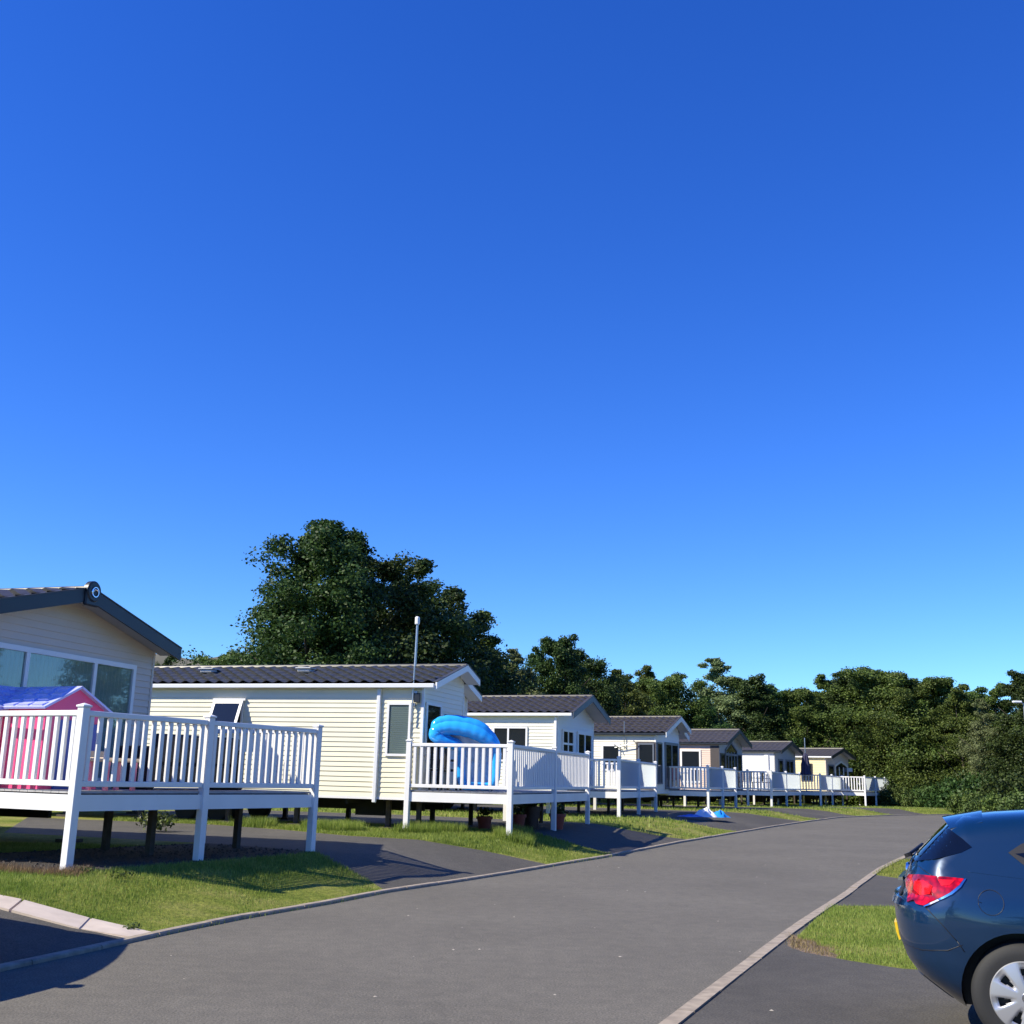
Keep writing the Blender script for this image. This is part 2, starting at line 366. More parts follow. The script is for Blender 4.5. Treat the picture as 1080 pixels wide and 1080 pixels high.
for k, (a, b, c, d_) in enumerate([((-3.40,11.12),(-4.02,11.28),(-4.1,11.76),(-3.38,11.52)), ((-4.05,11.285),(-4.78,11.44),(-4.86,11.91),(-4.13,11.765)), ((-4.81,11.445),(-5.55,11.62),(-5.62,12.08),(-4.89,11.92)), ((-5.58,11.63),(-6.4,11.8),(-6.45,12.28),(-5.65,12.09)), ((-6.43,11.81),(-7.3,12.0),(-7.35,12.48),(-6.48,12.29))]):
    mb = MB(); Q = [a, b, c, d_]; T_ = [(x, y, terr(x, y)+.012+random.uniform(0,.006)) for x, y in Q]
    mb.add([(x, y, z-.08) for x, y, z in T_] + T_, [(0,3,2,1),(4,5,6,7),(0,1,5,4),(1,2,6,5),(2,3,7,6),(3,0,4,7)]); tag(mb.build('paving_slab', M['slab'], recalc=True), kind='structure')
def kerb(name, P, w, h, side):
    """concrete edging laid along P; side=+1 the strip lies left of the line's direction"""
    P = subdiv(P, False, .3); mb = MB(); acc = 0; start = 0
    L = [0]
    for i in range(1, len(P)): L.append(L[-1] + math.dist(P[i-1], P[i]))
    def at(s):
        i = max(1, min(len(P)-1, int(np.searchsorted(L, s)))); t = (s-L[i-1])/(L[i]-L[i-1])
        a, b = P[i-1], P[i]; d = Vector((b[0]-a[0], b[1]-a[1])).normalized()
        return Vector((a[0]+(b[0]-a[0])*t, a[1]+(b[1]-a[1])*t)), Vector((-d.y, d.x))*side
    s = 0
    while s < L[-1]-.92:
        jit = random.uniform(-.004, .004); n = 3; ring = []
        for k in range(n+1):
            p, nn = at(s + .008 + (.9)*k/n)
            q = p + nn*w
            z = terr(p.x, p.y) + h + jit
            ring.append([(p.x, p.y, z-.14), (p.x, p.y, z-.012), (p.x+nn.x*.012, p.y+nn.y*.012, z), (q.x, q.y, z+.002), (q.x, q.y, z-.14)])
        vs = [v for r in ring for v in r]; fs = []
        for k in range(n):
            for j in range(4): fs.append((k*5+j, k*5+j+1, (k+1)*5+j+1, (k+1)*5+j))
        fs += [(0,1,2,3,4), tuple(n*5+j for j in (4,3,2,1,0))]
        mb.add(vs, fs); s += .914
    return tag(mb.build(name, M['kerb'], recalc=True), kind='structure')
kerb('kerb', KL[2:20], .09, .04, 1)
kerb('kerb', KR[3:17], .13, .012, -1)

# ------------------------------------------------------------------ grass blades
def blades(name, n, sampler, hmin, hmax, w, m, lean=.5):
    pts = []
    while len(pts) < n:
        q = sampler()
        if q is not None: pts.append(q)
    P = np.array([(x, y, terr(x, y)) for x, y in pts]); n = len(P)
    a = rng.uniform(0, 2*np.pi, n); h = rng.uniform(hmin, hmax, n); ww = w*rng.uniform(.6, 1.3, n)
    dx = np.cos(a)*ww/2; dy = np.sin(a)*ww/2; la = rng.uniform(0, 2*np.pi, n); l = rng.uniform(0, lean, n)*h
    V = np.empty((n, 3, 3)); V[:,0] = P + np.stack([dx, dy, -np.full(n, .004)], 1); V[:,1] = P - np.stack([dx, dy, np.full(n, .004)], 1)
    V[:,2] = P + np.stack([np.cos(la)*l, np.sin(la)*l, h], 1)
    me = fast_mesh(name, V.reshape(-1, 3), np.arange(n*3).reshape(-1, 3), m)
    return link_mesh(name, me)
def samp(x0, x1, y0, y1, keep=None, zone_ok=-1):
    def f():
        x = random.uniform(x0, x1); y = random.uniform(y0, y1)
        if zone(x+random.uniform(-.045,.045), y+random.uniform(-.045,.045)) != zone_ok: return None
        k = np.interp(y, KY, KX)
        if zone_ok == -1 and 0 < k - x < .13: return None
        if keep and not keep(x, y): return None
        return x, y
    return f
G1 = 'mown grass growing on the lawns beside the road'
tag(blades('grass', 60000, samp(-8.5, -.9, 11.3, 18.2, lambda x, y: x > -.52*y), .02, .05, .007, M['blade']), 'short mown grass on the near left lawn in front of the big veranda', 'grass', kind='stuff')
tag(blades('grass', 55000, samp(-9, 2.4, 21.2, 27, lambda x, y: x > -.5*y), .03, .08, .012, M['blade']), 'mown grass strip in front of the veranda with the blue pool', 'grass', kind='stuff')
def tuft(x, y): return math.sin(x*3.1)+math.sin(y*4.3+x*2) > .35
tag(blades('long_grass', 15000, samp(-6.5, .6, 23.3, 24.9, tuft), .1, .26, .013, M['blade']), 'longer unmown grass tufts along the foot of the second veranda', 'grass', kind='stuff')
tag(blades('grass', 42000, samp(2.8, 8.6, 8.9, 15.8, lambda x, y: x < .52*y and inpoly(x, y, LAWN_R[0])), .015, .045, .007, M['blade']), 'square grass patch between the two parking bays behind the blue car', 'grass', kind='stuff')
tag(blades('grass', 14000, samp(6.7, 12, 19, 25.7, lambda x, y: x < .5*y and inpoly(x, y, LAWN_R[1])), .02, .06, .012, M['blade']), 'farther small grass patch beyond the second parking bay', 'grass', kind='stuff')
tag(blades('grass', 60000, samp(-8, 26, 29, 80, lambda x, y: x < np.interp(y, KY, KX)), .04, .1, .03, M['blade']), 'grass strips between the driveways of the farther caravans', 'grass', kind='stuff')
tag(blades('dry_grass', 5000, samp(-7.9, -4.9, 13.4, 14.9, lambda x, y: x > -.52*y and (y-13.6)*.9 < -(x+5.0)*.75+.35 and (y-13.25) > -(x+5.0)*.35), .03, .11, .008, M['dry'], .9), 'dry brown grass under the near edge of the left veranda', 'dry grass', kind='stuff')

def bed_stones():
    mb = MB(); me = []
    for i in range(1600):
        x = random.uniform(-7.5,-2.9); y = random.uniform(13.7,19)
        if zone(x, y) != 9: continue
        r = random.uniform(.012,.035); z = terr(x, y)
        a = random.uniform(0, 6)
        vs = [(x+r*math.cos(a+k*2.1), y+r*math.sin(a+k*2.1), z-.003) for k in range(3)] + [(x, y, z+r*.8)]
        mb.add(vs, [(0,1,3),(1,2,3),(2,0,3)])
    return mb.build('gravel', M['chip'])
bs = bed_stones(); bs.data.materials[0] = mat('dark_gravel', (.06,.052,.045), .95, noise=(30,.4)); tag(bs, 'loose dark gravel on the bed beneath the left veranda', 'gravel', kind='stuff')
mb = MB()
for i in range(70):   # pale chippings on the asphalt
    y = random.uniform(6.5, 40)**1.0; x = random.uniform(np.interp(y, KY, KX)+.1, np.interp(y, [k[1] for k in KR], [k[0] for k in KR])+ (3 if random.random() < .25 else 0))
    r = random.uniform(.006, .018); z = terr(x, y); a = random.uniform(0, 6)
    vs = [(x+r*math.cos(a+k*1.57)*random.uniform(.6,1.6), y+r*math.sin(a+k*1.57), z+.001) for k in range(4)] + [(x, y, z+r*.5)]
    mb.add(vs, [(0,1,4),(1,2,4),(2,3,4),(3,0,4)])
tag(mb.build('litter', M['chip']), 'tiny pale chippings and leaf scraps scattered over the road', 'litter', kind='stuff')

tag(blades('grass', 900, samp(2.85, 3.4, 10.9, 12.6, None, 11), .015, .05, .007, M['dry'], .8), 'sparse dry grass on the worn bare corner of the grass patch by the kerb', 'dry grass', kind='stuff')
# ------------------------------------------------------------------ verandas
BAL = {}
def baluster_mesh(h, w=.066, t=.042):
    k = (round(h, 3), w, t)
    if k not in BAL:
        mb = MB(); mb.box((-t/2, -w/2, 0), (t/2, w/2, h), bev=.006)
        o = mb.build('baluster', M['white']); BAL[k] = o.data; bpy.data.objects.remove(o)
    return BAL[k]
def veranda(label, P, theta, La, Lb, midposts, side='bal', near='bal', far='bal', pitch=.15, zf=1.29, zt=2.26, front_mid=()):
    """P: corner nearest the road and camera. local +Y runs away along the road side (La), local -X towards the caravan (Lb)"""
    gz = terr(*P)
    t = thing('veranda', label, 'veranda', (P[0], P[1], gz), -theta, 'white verandas in front of the caravans')
    ct, st = math.cos(theta), math.sin(theta)
    def g(x, y):   # local ground height at local (x,y)
        return terr(P[0] + x*ct + y*st, P[1] - x*st + y*ct) - gz
    F = zf - gz; T = zt - gz; pw = .055
    # floor boards run along the deck
    mb = MB(); nb = int(Lb/.14)
    for i in range(nb):
        x1 = -.03 - i*(Lb-.06)/nb; x0 = x1 - (Lb-.06)/nb + .008
        mb.box((x0, .03, F-.03), (x1, La-.03, F))
    mb.build('floor', M['deckboard'], t)
    mb = MB()   # joists and braces
    for i in range(int(La/.6)+1):
        y = .08 + i*(La-.16)/int(La/.6); mb.box((-Lb+.06, y-.02, F-.19), (-.06, y+.02, F-.032))
    mb.build('joist_frame', M['timber'], t)
    for a, b in (((-Lb, -.012, F-.24), (0, .022, F-.045)), ((-.022, .024, F-.24), (.012, La-.024, F-.045)), ((-Lb, La-.022, F-.24), (0, La+.012, F-.045))):
        m2 = MB(); m2.box(a, b)
        if a[1] < 0 and b[0] == 0 or a[1] > 1:   # groove line on fascia
            pass
        m2.build('fascia', M['white'], t)
    # posts
    posts = [(0,0),(0,La),(-Lb+.05,0),(-Lb+.05,La)] + [(0, y) for y in midposts] + [(-x, 0) for x in front_mid]
    for (x, y) in posts:
        m2 = MB(); zb = g(x, y) - .05
        m2.box((x-pw, y-pw, zb), (x+pw, y+pw, T+.035), bev=.006)
        po = m2.build('post', M['white'], t)
        m3 = MB(); w = pw+.014; m3.box((x-w, y-w, T+.037), (x+w, y+w, T+.062), bev=.004)
        m3.add([(x-w+.008, y-w+.008, T+.0625),(x+w-.008, y-w+.008, T+.0625),(x+w-.008, y+w-.008, T+.0625),(x-w+.008, y+w-.008, T+.0625),(x, y, T+.09)], [(0,1,4),(1,2,4),(2,3,4),(3,0,4)])
        m3.build('cap', M['cap'], po)
    for (x, y) in [(-Lb+.15, .45), (-Lb*.5, La-.4), (-Lb*.45, La*.5), (-Lb+.15, La*.55)]:
        m2 = MB(); m2.box((x-.045, y-.045, g(x, y)-.05), (x+.045, y+.045, F-.195)); m2.build('support', M['timber'], t)
    # railings
    def run(p, q, kind):
        dx, dy = q[0]-p[0], q[1]-p[1]; L = math.hypot(dx, dy); along_y = abs(dy) > abs(dx)
        a0, a1 = pw+.003, L-pw-.003
        def bx(s0, s1, w0, w1, z0, z1):
            if along_y: return (p[0]-w1, p[1]+s0, z0), (p[0]+w1, p[1]+s1, z1)
            return (p[0]-s1, p[1]-w1, z0), (p[0]-s0, p[1]+w1, z1)
        m2 = MB(); m2.box(*bx(a0, a1, 0, .036, T-.07, T), bev=.008); m2.build('top_rail', M['white'], t)
        m2 = MB(); m2.box(*bx(a0, a1, 0, .025, F+.05, F+.12), bev=.006); m2.build('bottom_rail', M['white'], t)
        if kind == 'bal':
            n = max(2, int((a1-a0)/pitch)); me = baluster_mesh(T-.07-F-.12)
            for i in range(n):
                s = a0 + (a1-a0)*(i+.5)/n
                if along_y: link_mesh('baluster', me, t, (p[0], p[1]+s, F+.12))
                else: link_mesh('baluster', me, t, (p[0]-s, p[1], F+.12), R(90))
        elif kind == 'panel':
            m2 = MB(); m2.box(*bx(a0+.015, a1-.015, 0, .006, F+.122, T-.072)); m2.build('glass_panel', M['frost'], t)
    ys = [0] + sorted(midposts) + [La]
    for i in range(len(ys)-1): run((0, ys[i]), (0, ys[i+1]), side)
    xs = [0] + sorted(front_mid) + [Lb-.05]
    for i in range(len(xs)-1): run((-xs[i], 0), (-xs[i+1], 0), near)
    run((0, La), (-Lb+.05, La), far)
    return t
V1 = veranda('nearest white veranda at the left with a pink playhouse standing on it', (-5.23,13.93), R(27.5), 4.76, 2.3, [2.25], pitch=.148)
V2 = veranda('white veranda with the blue inflatable pool leaning inside its railing', (.1,23.6), R(17), 7.15, 2.32, [3.6], pitch=.15)
V3 = veranda('third white veranda, short slatted front and plain solid side panel', (3.58,36.0), R(17), 6.9, 2.35, [3.4], side='panel', pitch=.16)
V4 = veranda('fourth white veranda with glass side, just beyond the crumpled inflatable', (8.5,47.9), R(23), 5.6, 2.45, [2.8], side='panel', pitch=.16)
V5 = veranda('fifth white veranda, its glass side marked by thin chair shadows', (13.55,58.2), R(24), 8.5, 2.7, [4.2], side='panel', pitch=.17, front_mid=(1.2,))
V6 = veranda('sixth white veranda, with the closed navy parasol on it', (18.87,68.4), R(25), 8.5, 2.6, [4.3], side='panel', pitch=.17)
V7 = veranda('farthest white veranda, three cream glass bays beside the hedge', (23.5,74.6), R(28), 11.5, 2.6, [3.8,7.6], side='panel', pitch=.17)

# ------------------------------------------------------------------ static caravans
def lap(mb, axis, c, lo, hi, z0, z1, out, step=.105, mi=0):
    """lapped boards on a wall. axis 'x': wall plane x=c spanning y; 'y': plane y=c spanning x. lo(z),hi(z) give extents. out=+-1"""
    z = z0
    while z < z1-1e-4:
        zt_ = min(z+step, z1)
        b0, b1, t0, t1 = lo(z), hi(z), lo(zt_-1e-4), hi(zt_-1e-4)
        if b1-b0 < .02: break
        o = c + out*.017
        t1 = max(t1, t0+.002)
        if axis == 'x':
            vs = [(o,b0,z),(o,b1,z),(c,t1,zt_),(c,t0,zt_),(c,b0,z),(c,b1,z)]
        else:
            vs = [(b0,o,z),(b1,o,z),(t1,c,zt_),(t0,c,zt_),(b0,c,z),(b1,c,z)]
        # rounded nose
        mb.add(vs, [(0,1,2,3),(4,5,1,0)] if (axis == 'x') == (out > 0) else [(3,2,1,0),(0,1,5,4)], mi)
        z = zt_
def window(parent, axis, c, out, a0, a1, z0, z1, frame, pane, mull=(), trans=(), fw=.055, blinds=None, prow=0, depth=.035):
    """a window on wall plane (axis,c); a0..a1 extent; mull: vertical bars at fractions; prow: raise of the top middle"""
    f = MB(); o0 = c + out*.016; o1 = c + out*(.016+depth)
    def bx(p0, p1, q0, q1, oa=o0, ob=o1, mb=f):
        if axis == 'x': mb.box((oa, p0, q0), (ob, p1, q1))
        else: mb.box((p0, oa, q0), (p1, ob, q1))
    bx(a0, a0+fw, z0, z1); bx(a1-fw, a1, z0, z1); bx(a0+fw, a1-fw, z0, z0+fw)
    if prow:
        am = (a0+a1)/2; P = [(a0, z1), (am, z1+prow), (a1, z1), (a1, z1-fw), (am, z1+prow-fw), (a0, z1-fw)]
        f.prism([(p[0], p[1]+.001) for p in P], axis, o0, o1+out*.002)
    else: bx(a0+fw, a1-fw, z1-fw, z1)
    for k in mull:
        a = a0 + (a1-a0)*k; bx(a-fw*.5, a+fw*.5, z0+fw, z1-fw, o0, o1-out*.003)
    xs = [a0+fw] + [a0+(a1-a0)*k for k in mull] + [a1-fw]
    for (i, q) in trans:
        z = z0 + (z1-z0)*q; bx(xs[i]+(fw*.5 if i else 0), xs[i+1]-(fw*.5 if i < len(xs)-2 else 0), z-fw*.45, z+fw*.45, o0, o1-out*.005)
    w = f.build('window', frame, parent, recalc=True)
    p = MB(); oo = c + out*(.016+depth*.45)
    if prow:
        am = (a0+a1)/2; P = [(a0+fw*.5, z0+fw*.5), (a1-fw*.5, z0+fw*.5), (a1-fw*.5, z1-fw*.5), (am, z1+prow-fw*.5), (a0+fw*.5, z1-fw*.5)]
        p.prism(P, axis, oo, oo-out*.004)
    else: bx(a0+fw*.5, a1-fw*.5, z0+fw*.5, z1-fw*.5, oo-out*.004, oo, p)
    p.build('pane', pane, w, recalc=True)
    if blinds:
        b = MB(); ob = c + out*.02
        if blinds == 'vertical':
            n = int((a1-a0)/.09)
            for i in range(n):
                a = a0+fw*.5 + (a1-a0-fw)*(i+.1)/n; e = a + (a1-a0-fw)/n*.85
                if axis == 'x': b.add([(ob, a, z0+fw*.6),(ob+out*.007, e, z0+fw*.6),(ob+out*.007, e, z1-fw*.6),(ob, a, z1-fw*.6)], [(0,1,2,3)])
                else: b.add([(a, ob, z0+fw*.6),(e, ob+out*.007, z0+fw*.6),(e, ob+out*.007, z1-fw*.6),(a, ob, z1-fw*.6)], [(0,1,2,3)])
        else:
            n = int((z1-z0)/.045)
            for i in range(n):
                z = z0+fw*.6 + (z1-z0-fw*1.2)*i/n; e = z + (z1-z0-fw*1.2)/n*.8
                P4 = [(a0+fw*.6, ob+out*.008, z), (a1-fw*.6, ob+out*.008, z), (a1-fw*.6, ob, e), (a0+fw*.6, ob, e)]
                if axis == 'x': P4 = [(q[1], q[0], q[2]) for q in P4]
                b.add(P4, [(0,1,2,3)])
        b.build('blind', M['blind'] if blinds == 'vertical' else M['blindw'], w)
    return w
def tiles(L, S, pitch_x=.30, course=.36, amp=.022):
    """tile field, local u along ridge 0..L, v down the slope 0..S; returns verts(u,v,h) & faces"""
    nu = int(L/pitch_x)*6; us = np.linspace(0, L, nu+1)
    vs = []; nc = int(S/course)+1
    for k in range(nc):
        a, b = k*S/nc, (k+1)*S/nc
        vs += [(a+.001, 0.0), ((a+b)/2, .5), (b-.001, 1.0)]
    V = []; 
    for (v, q) in vs:
        h = amp*.75*q
        for u in us:
            ph = (u/pitch_x) % 1.0
            V.append((u, v, h + amp*(math.sin(math.pi*min(1, ph/.62)) if ph < .62 else -.25*math.sin(math.pi*(ph-.62)/.38))))
    n = nu+1; F = [(i*n+j, i*n+j+1, (i+1)*n+j+1, (i+1)*n+j) for i in range(len(vs)-1) for j in range(nu)]
    return V, F
W_, N_ = M['white'], M['navy']
def caravan(label, corner, theta, W, L, ze, za, side_m, gable_m, tile_m, barge_m, over=.35, zb=1.12, notch=None, gut=True, slate=False, tile_pitch=.3):
    """corner: the gable corner nearest the camera (world x,y). local x: 0 at the gable wall, negative to the back; y: -W/2 near..+W/2 far. ze/za absolute eave and apex heights"""
    ct, st = math.cos(theta), math.sin(theta)
    ox, oy = corner[0] + st*W/2, corner[1] + ct*W/2; gz = terr(*corner)
    t = thing('static_caravan', label, 'caravan', (ox, oy, gz), -theta, 'row of static caravans')
    zb -= gz; ze -= gz; za -= gz; h = W/2; e = .12
    slope = (za-ze)/(h+e); zw = ze + e*slope   # wall top at y=+-h
    # inner shell
    nx = notch[1] if notch else 0; ny = notch[0] if notch else h
    b = MB(); i = .02
    b.prism([(-h+i, zb+.01), (h-i, zb+.01), (h-i, zw-.03), (0, za-.05), (-h+i, zw-.03)], 'x', -L+i, -nx-i)
    if notch: b.prism([(-h+i, zb+.01), (ny-i, zb+.01), (ny-i, zw + (h-ny)*slope-.03), (0, za-.05), (-h+i, zw-.03)], 'x', -nx-i+.001, -i)
    lap(b, 'y', -h, lambda z: -L, lambda z: 0.0, zb, zw-.02, -1)
    lap(b, 'y', h, lambda z: -L, lambda z: -nx, zb, zw-.02, 1)
    lap(b, 'x', -L, lambda z: -h if z < zw else -(za-.04-z)/slope, lambda z: h if z < zw else (za-.04-z)/slope, zb, za-.06, -1)
    b.build('wall', side_m, t)
    g = MB()
    lim = lambda z: h if z < zw else max(0, (za-.04-z)/slope)
    if notch:
        lap(g, 'x', 0, lambda z: -lim(z), lambda z: min(ny, lim(z)), zb, za-.06, 1)
        lap(g, 'x', -nx, lambda z: ny, lambda z: lim(z), zb, zw+(h-ny)*slope-.06, 1)
        lap(g, 'y', ny, lambda z: -nx, lambda z: 0.0, zb, zw+(h-ny)*slope-.05, 1)
    else: lap(g, 'x', 0, lambda z: -lim(z), lim, zb, za-.06, 1)
    g.build('gable_wall', gable_m, t)
    for (x, y) in ((0, -h), (-nx, h)) + (((0, ny),) if notch else ()):
        tr = MB(); tr.box((x-.035, y-.02 if y < 0 else y-.035, zb-.02), (x+.02, y+.035 if y < 0 else y+.02, zw-.04))
        tr.build('corner_trim', M['white'] if barge_m not in (M['navy'],) else gable_m, t)
    sk = MB(); sk.box((-L-.015, -h-.018, zb-.05), (0.0 if not notch else -nx, h+.018, zb)); sk.build('base_trim', M['navy'] if barge_m is M['navy'] else M['white'], t)
    # roof
    S = math.hypot(h+e, za-ze); roof = MB(); n_ = Vector((0, 0, 1))
    for sgn, Lx0, Lx1 in ((-1, -L-.15, over), (1, -L-.15, over if not notch else -nx+over)):
        if sgn == 1 and notch:
            yk = ny+.18; Sk = S*yk/(h+e)
            segs = [(-L-.15, -nx+over, 0, S), (-nx+over+.001, over, 0, Sk)]
        else: segs = [(Lx0, Lx1, 0, S)]
        for (xa, xb, v0, v1) in segs:
            V, F = tiles(xb-xa, v1-v0, tile_pitch, amp=.02 if slate else .042)
            P = []
            for (u, v, hh) in V:
                y = (v0+v)/S*(h+e); z = za - (v0+v)/S*(za-ze)
                nyv, nzv = math.sin(math.atan(slope)), math.cos(math.atan(slope))
                P.append((xa+u, sgn*(y + hh*nyv), z + .03 + hh*nzv))
            roof.add(P, F if sgn < 0 else [f[::-1] for f in F])
            y0, y1 = v0/S*(h+e), v1/S*(h+e)
            roof.add([(xa, sgn*y0, za-v0/S*(za-ze)),(xb, sgn*y0, za-v0/S*(za-ze)),(xb, sgn*y1, za-v1/S*(za-ze)),(xa, sgn*y1, za-v1/S*(za-ze))], [(0,1,2,3)])
    ro = roof.build('roof', tile_m, t, smooth=True)
    rc = MB(); rc.tube([(-L-.15, 0, za+.035), (over, 0, za+.035)], .06, 8); rc.build('ridge_cap', tile_m, ro, smooth=True)
    # bargeboards on the gable
    bt = .2 if barge_m is not W_ else .14
    def barge(sg, x, yA, yB):
        m2 = MB(); zA, zB = za - yA*slope, za - yB*slope
        m2.prism([(sg*yA, zA+.055), (sg*yB, zB+.055), (sg*yB, zB+.055-bt), (sg*yA, zA+.055-bt)], 'x', x, x+.035)
        m2.build('bargeboard', barge_m, t, recalc=True)
        m4 = MB(); m4.prism([(sg*yA, zA-.04), (sg*yB, zB-.04), (sg*yB, zB-.06), (sg*yA, zA-.06)], 'x', (x-over+.02), x-.002)
        m4.build('soffit', M['greyw'] if barge_m is not W_ else M['white'], t, recalc=True)
        m5 = MB(); m5.prism([(sg*yA, zA+.075), (sg*yB, zB+.075), (sg*yB, zB+.057), (sg*yA, zA+.057)], 'x', x-.05, x+.045); m5.build('verge_trim', tile_m, t, recalc=True)
    barge(-1, over, 0, h+e+.03)
    if notch: barge(1, over, 0.0, ny+.18); barge(1, -nx+over, ny+.182, h+e+.03)
    else: barge(1, over, 0, h+e+.03)
    # gutter & downpipe
    if gut:
        m2 = MB(); m2.box((-L-.1, -h-e-.07, ze-.075), (over-.02, -h-e+.03, ze+.02), bev=.012); m2.build('gutter', M['gutter'] if gut is True else gut, t)
    m2 = MB(); m2.box((-L, -h-e+.031, ze-.05), (over-.02, -h-.002, ze-.03)); m2.build('eaves_board', M['white'], t)
    # running gear
    m2 = MB()
    for y in (-.62, .62): m2.box((-L+.2, y-.04, zb-.3), (-.35, y+.04, zb-.05))
    k = int(L/1.3)
    for i_ in range(k+1):
        x = -.4 - i_*(L-.8)/k; m2.box((x-.03, -h+.12, zb-.16), (x+.03, h-.12, zb-.052))
    m2.box((-L*.5-.5, -.66, zb-.42), (-L*.5+.5, -.58, zb-.3)); m2.box((-1.9, -.9, zb-.42), (-1.2, -.5, zb-.06))
    m2.build('chassis', M['dark'], t)
    me = None
    for x in (-L*.5-.42, -L*.5+.42):
        for y in (-.95, .95):
            m2 = MB(); m2.lathe([(.0,-.09),(.15,-.09),(.27,-.085),(.31,-.05),(.31,.05),(.27,.085),(.15,.09),(0,.09)], 20, (x, y, .31), 'y'); m2.build('wheel', M['rubber'], t, smooth=True)
    for x in (-.9, -L*.27, -L*.42, -L*.62, -L*.8, -L+.6):
        for y in (-h+.5, h-.5):
            gg = terr(ox + x*ct + y*st, oy - x*st + y*ct) - gz
            m2 = MB(); m2.box((x-.05, y-.05, gg+.0), (x+.05, y+.05, zb-.052)); m2.box((x-.15, y-.15, gg-.03), (x+.15, y+.15, gg+.05)); m2.build('leg', M['timber'], t)
    for x in (-L*.18, -L*.72):
        pass
    t['h'] = 0; del t['h']
    return t, dict(h=h, zb=zb, ze=ze, za=za, zw=zw, gz=gz, slope=slope)
W_, N_ = M['white'], M['navy']
def downpipe(t, x, y, z0, z1, m):
    mb = MB(); mb.box((x-.045, y-.075, z0), (x+.045, y-.016, z1), bev=.012); mb.build('downpipe', m, t)

# 1: beige lodge with dark bargeboard
c1, d = caravan('beige caravan at the left edge with dark bargeboard and wide shaded window', (-7.42,14.5), R(17), 4.7, 10, 3.54, 4.16, M['beige'], M['beige'], M['tile'], N_, over=.4, gut=N_)
window(c1, 'x', 0, 1, -1.9, 1.82, 1.35-d['gz'], 3.24-d['gz'], W_, M['pane'], (.31,.72), blinds='vertical', fw=.075, depth=.05)
mb = MB(); mb.lathe([(0,.05),(.14,.05),(.16,.03),(.16,-.04),(0,-.04)], 28, (.44, 0, d['za']+.0), 'x'); mb.box((.402, -.16, d['za']-.22), (.47, .16, d['za']-.0), bev=.02)
bo = mb.build('apex_boss', N_, c1, smooth=True)
mb = MB(); mb.lathe([(.062,.0),(.066,.012),(.078,.012),(.082,0)], 28, (.495, 0, d['za']-.01), 'x'); mb.tube([(.5, .05*math.cos(a), d['za']-.01+.03*math.sin(a)+.01) for a in np.linspace(.3, 3.6, 9)], .011, 6)
mb.build('emblem', M['chrome'], bo, smooth=True)
mb = MB(); mb.box((.016, 2.02, 2.35-d['gz']), (.05, 2.08, 2.43-d['gz'])); mb.build('wall_light', M['redch'], c1)

# 2: long cream caravan
c2, d = caravan('long cream caravan with open side window and tall aerial pole', (-1.82,24.32), R(17), 3.72, 11.5, 3.5, 4.06, M['cream'], M['cream2'], M['tile_g'], W_, over=.32, notch=(.75, .3))
g = d['gz']; h = d['h']
window(c2, 'y', -h, -1, -.82, -.26, 1.98-g, 3.12-g, W_, M['pane'], fw=.05, blinds='h')
window(c2, 'x', 0, 1, -h+.12, -h+1.05, 2.0-g, 3.15-g, W_, M['glass'], fw=.06)
window(c2, 'x', 0, 1, -.55, .2, 2.55-g, 2.95-g, M['greyb'], M['greyb'], fw=.03)
window(c2, 'x', -.3, 1, .82, 1.76, 1.3-g, 3.1-g, W_, M['glass'], (.36,.5), fw=.07)
downpipe(c2, -1.02, -h, 1.0-g, d['ze']-.08, M['gutter'])
# open top-hung window
wx0, wx1, wz0, wz1 = -5.1, -4.35, 2.45-g, 3.15-g
f = MB()
for a, b_ in (((wx0, -h-.05, wz0), (wx0+.05, -h-.016, wz1)), ((wx1-.05, -h-.05, wz0), (wx1, -h-.016, wz1)), ((wx0+.05, -h-.05, wz0), (wx1-.05, -h-.016, wz0+.05)), ((wx0-.03, -h-.07, wz1), (wx1+.05, -h-.016, wz1+.05))): f.box(a, b_)
wo = f.build('window', W_, c2)
f = MB(); f.box((wx0+.05, -h-.03, wz0+.05), (wx1-.05, -h-.02, wz1)); f.build('opening', M['room'], wo)
def tilt(p): # hinge at the top
    a = R(22); dz = p[2]-wz1; return (p[0], -h-.055+p[1] + math.sin(a)*dz, wz1 + math.cos(a)*dz)
f = MB()
for a, b_ in (((wx0,-.03,wz0),(wx0+.06,.0,wz1-.01)), ((wx1-.06,-.03,wz0),(wx1,.0,wz1-.01)), ((wx0+.06,-.03,wz0),(wx1-.06,.0,wz0+.06)), ((wx0+.06,-.03,wz1-.07),(wx1-.06,.0,wz1-.01))): f.box(a, b_)
f.v = [tilt(p) for p in f.v]; s_ = f.build('sash', W_, wo)
f = MB(); f.box((wx0+.05,-.018,wz0+.05),(wx1-.05,-.012,wz1-.05)); f.v = [tilt(p) for p in f.v]; f.build('pane', M['glass'], wo)
for x in (wx0+.02, wx1-.04):
    f = MB(); q = tilt((x, 0, wz0+.1)); f.tube([(x, -h-.02, wz0+.1), q], .012, 6); f.build('stay', W_, wo)
# roof vents
for x in (-6.0, -3.4, -9.4):
    f = MB(); y = -.78*1.05; z = d['za']-d['slope']*.82+.05; f.box((x-.17, y-.12, z), (x+.17, y+.12, z+.1), bev=.03); f.box((x-.2, y-.16, z+.085), (x+.2, y+.16, z+.115), bev=.01); f.build('roof_vent', mat('vent_grey', (.5,.5,.48), .5), c2)
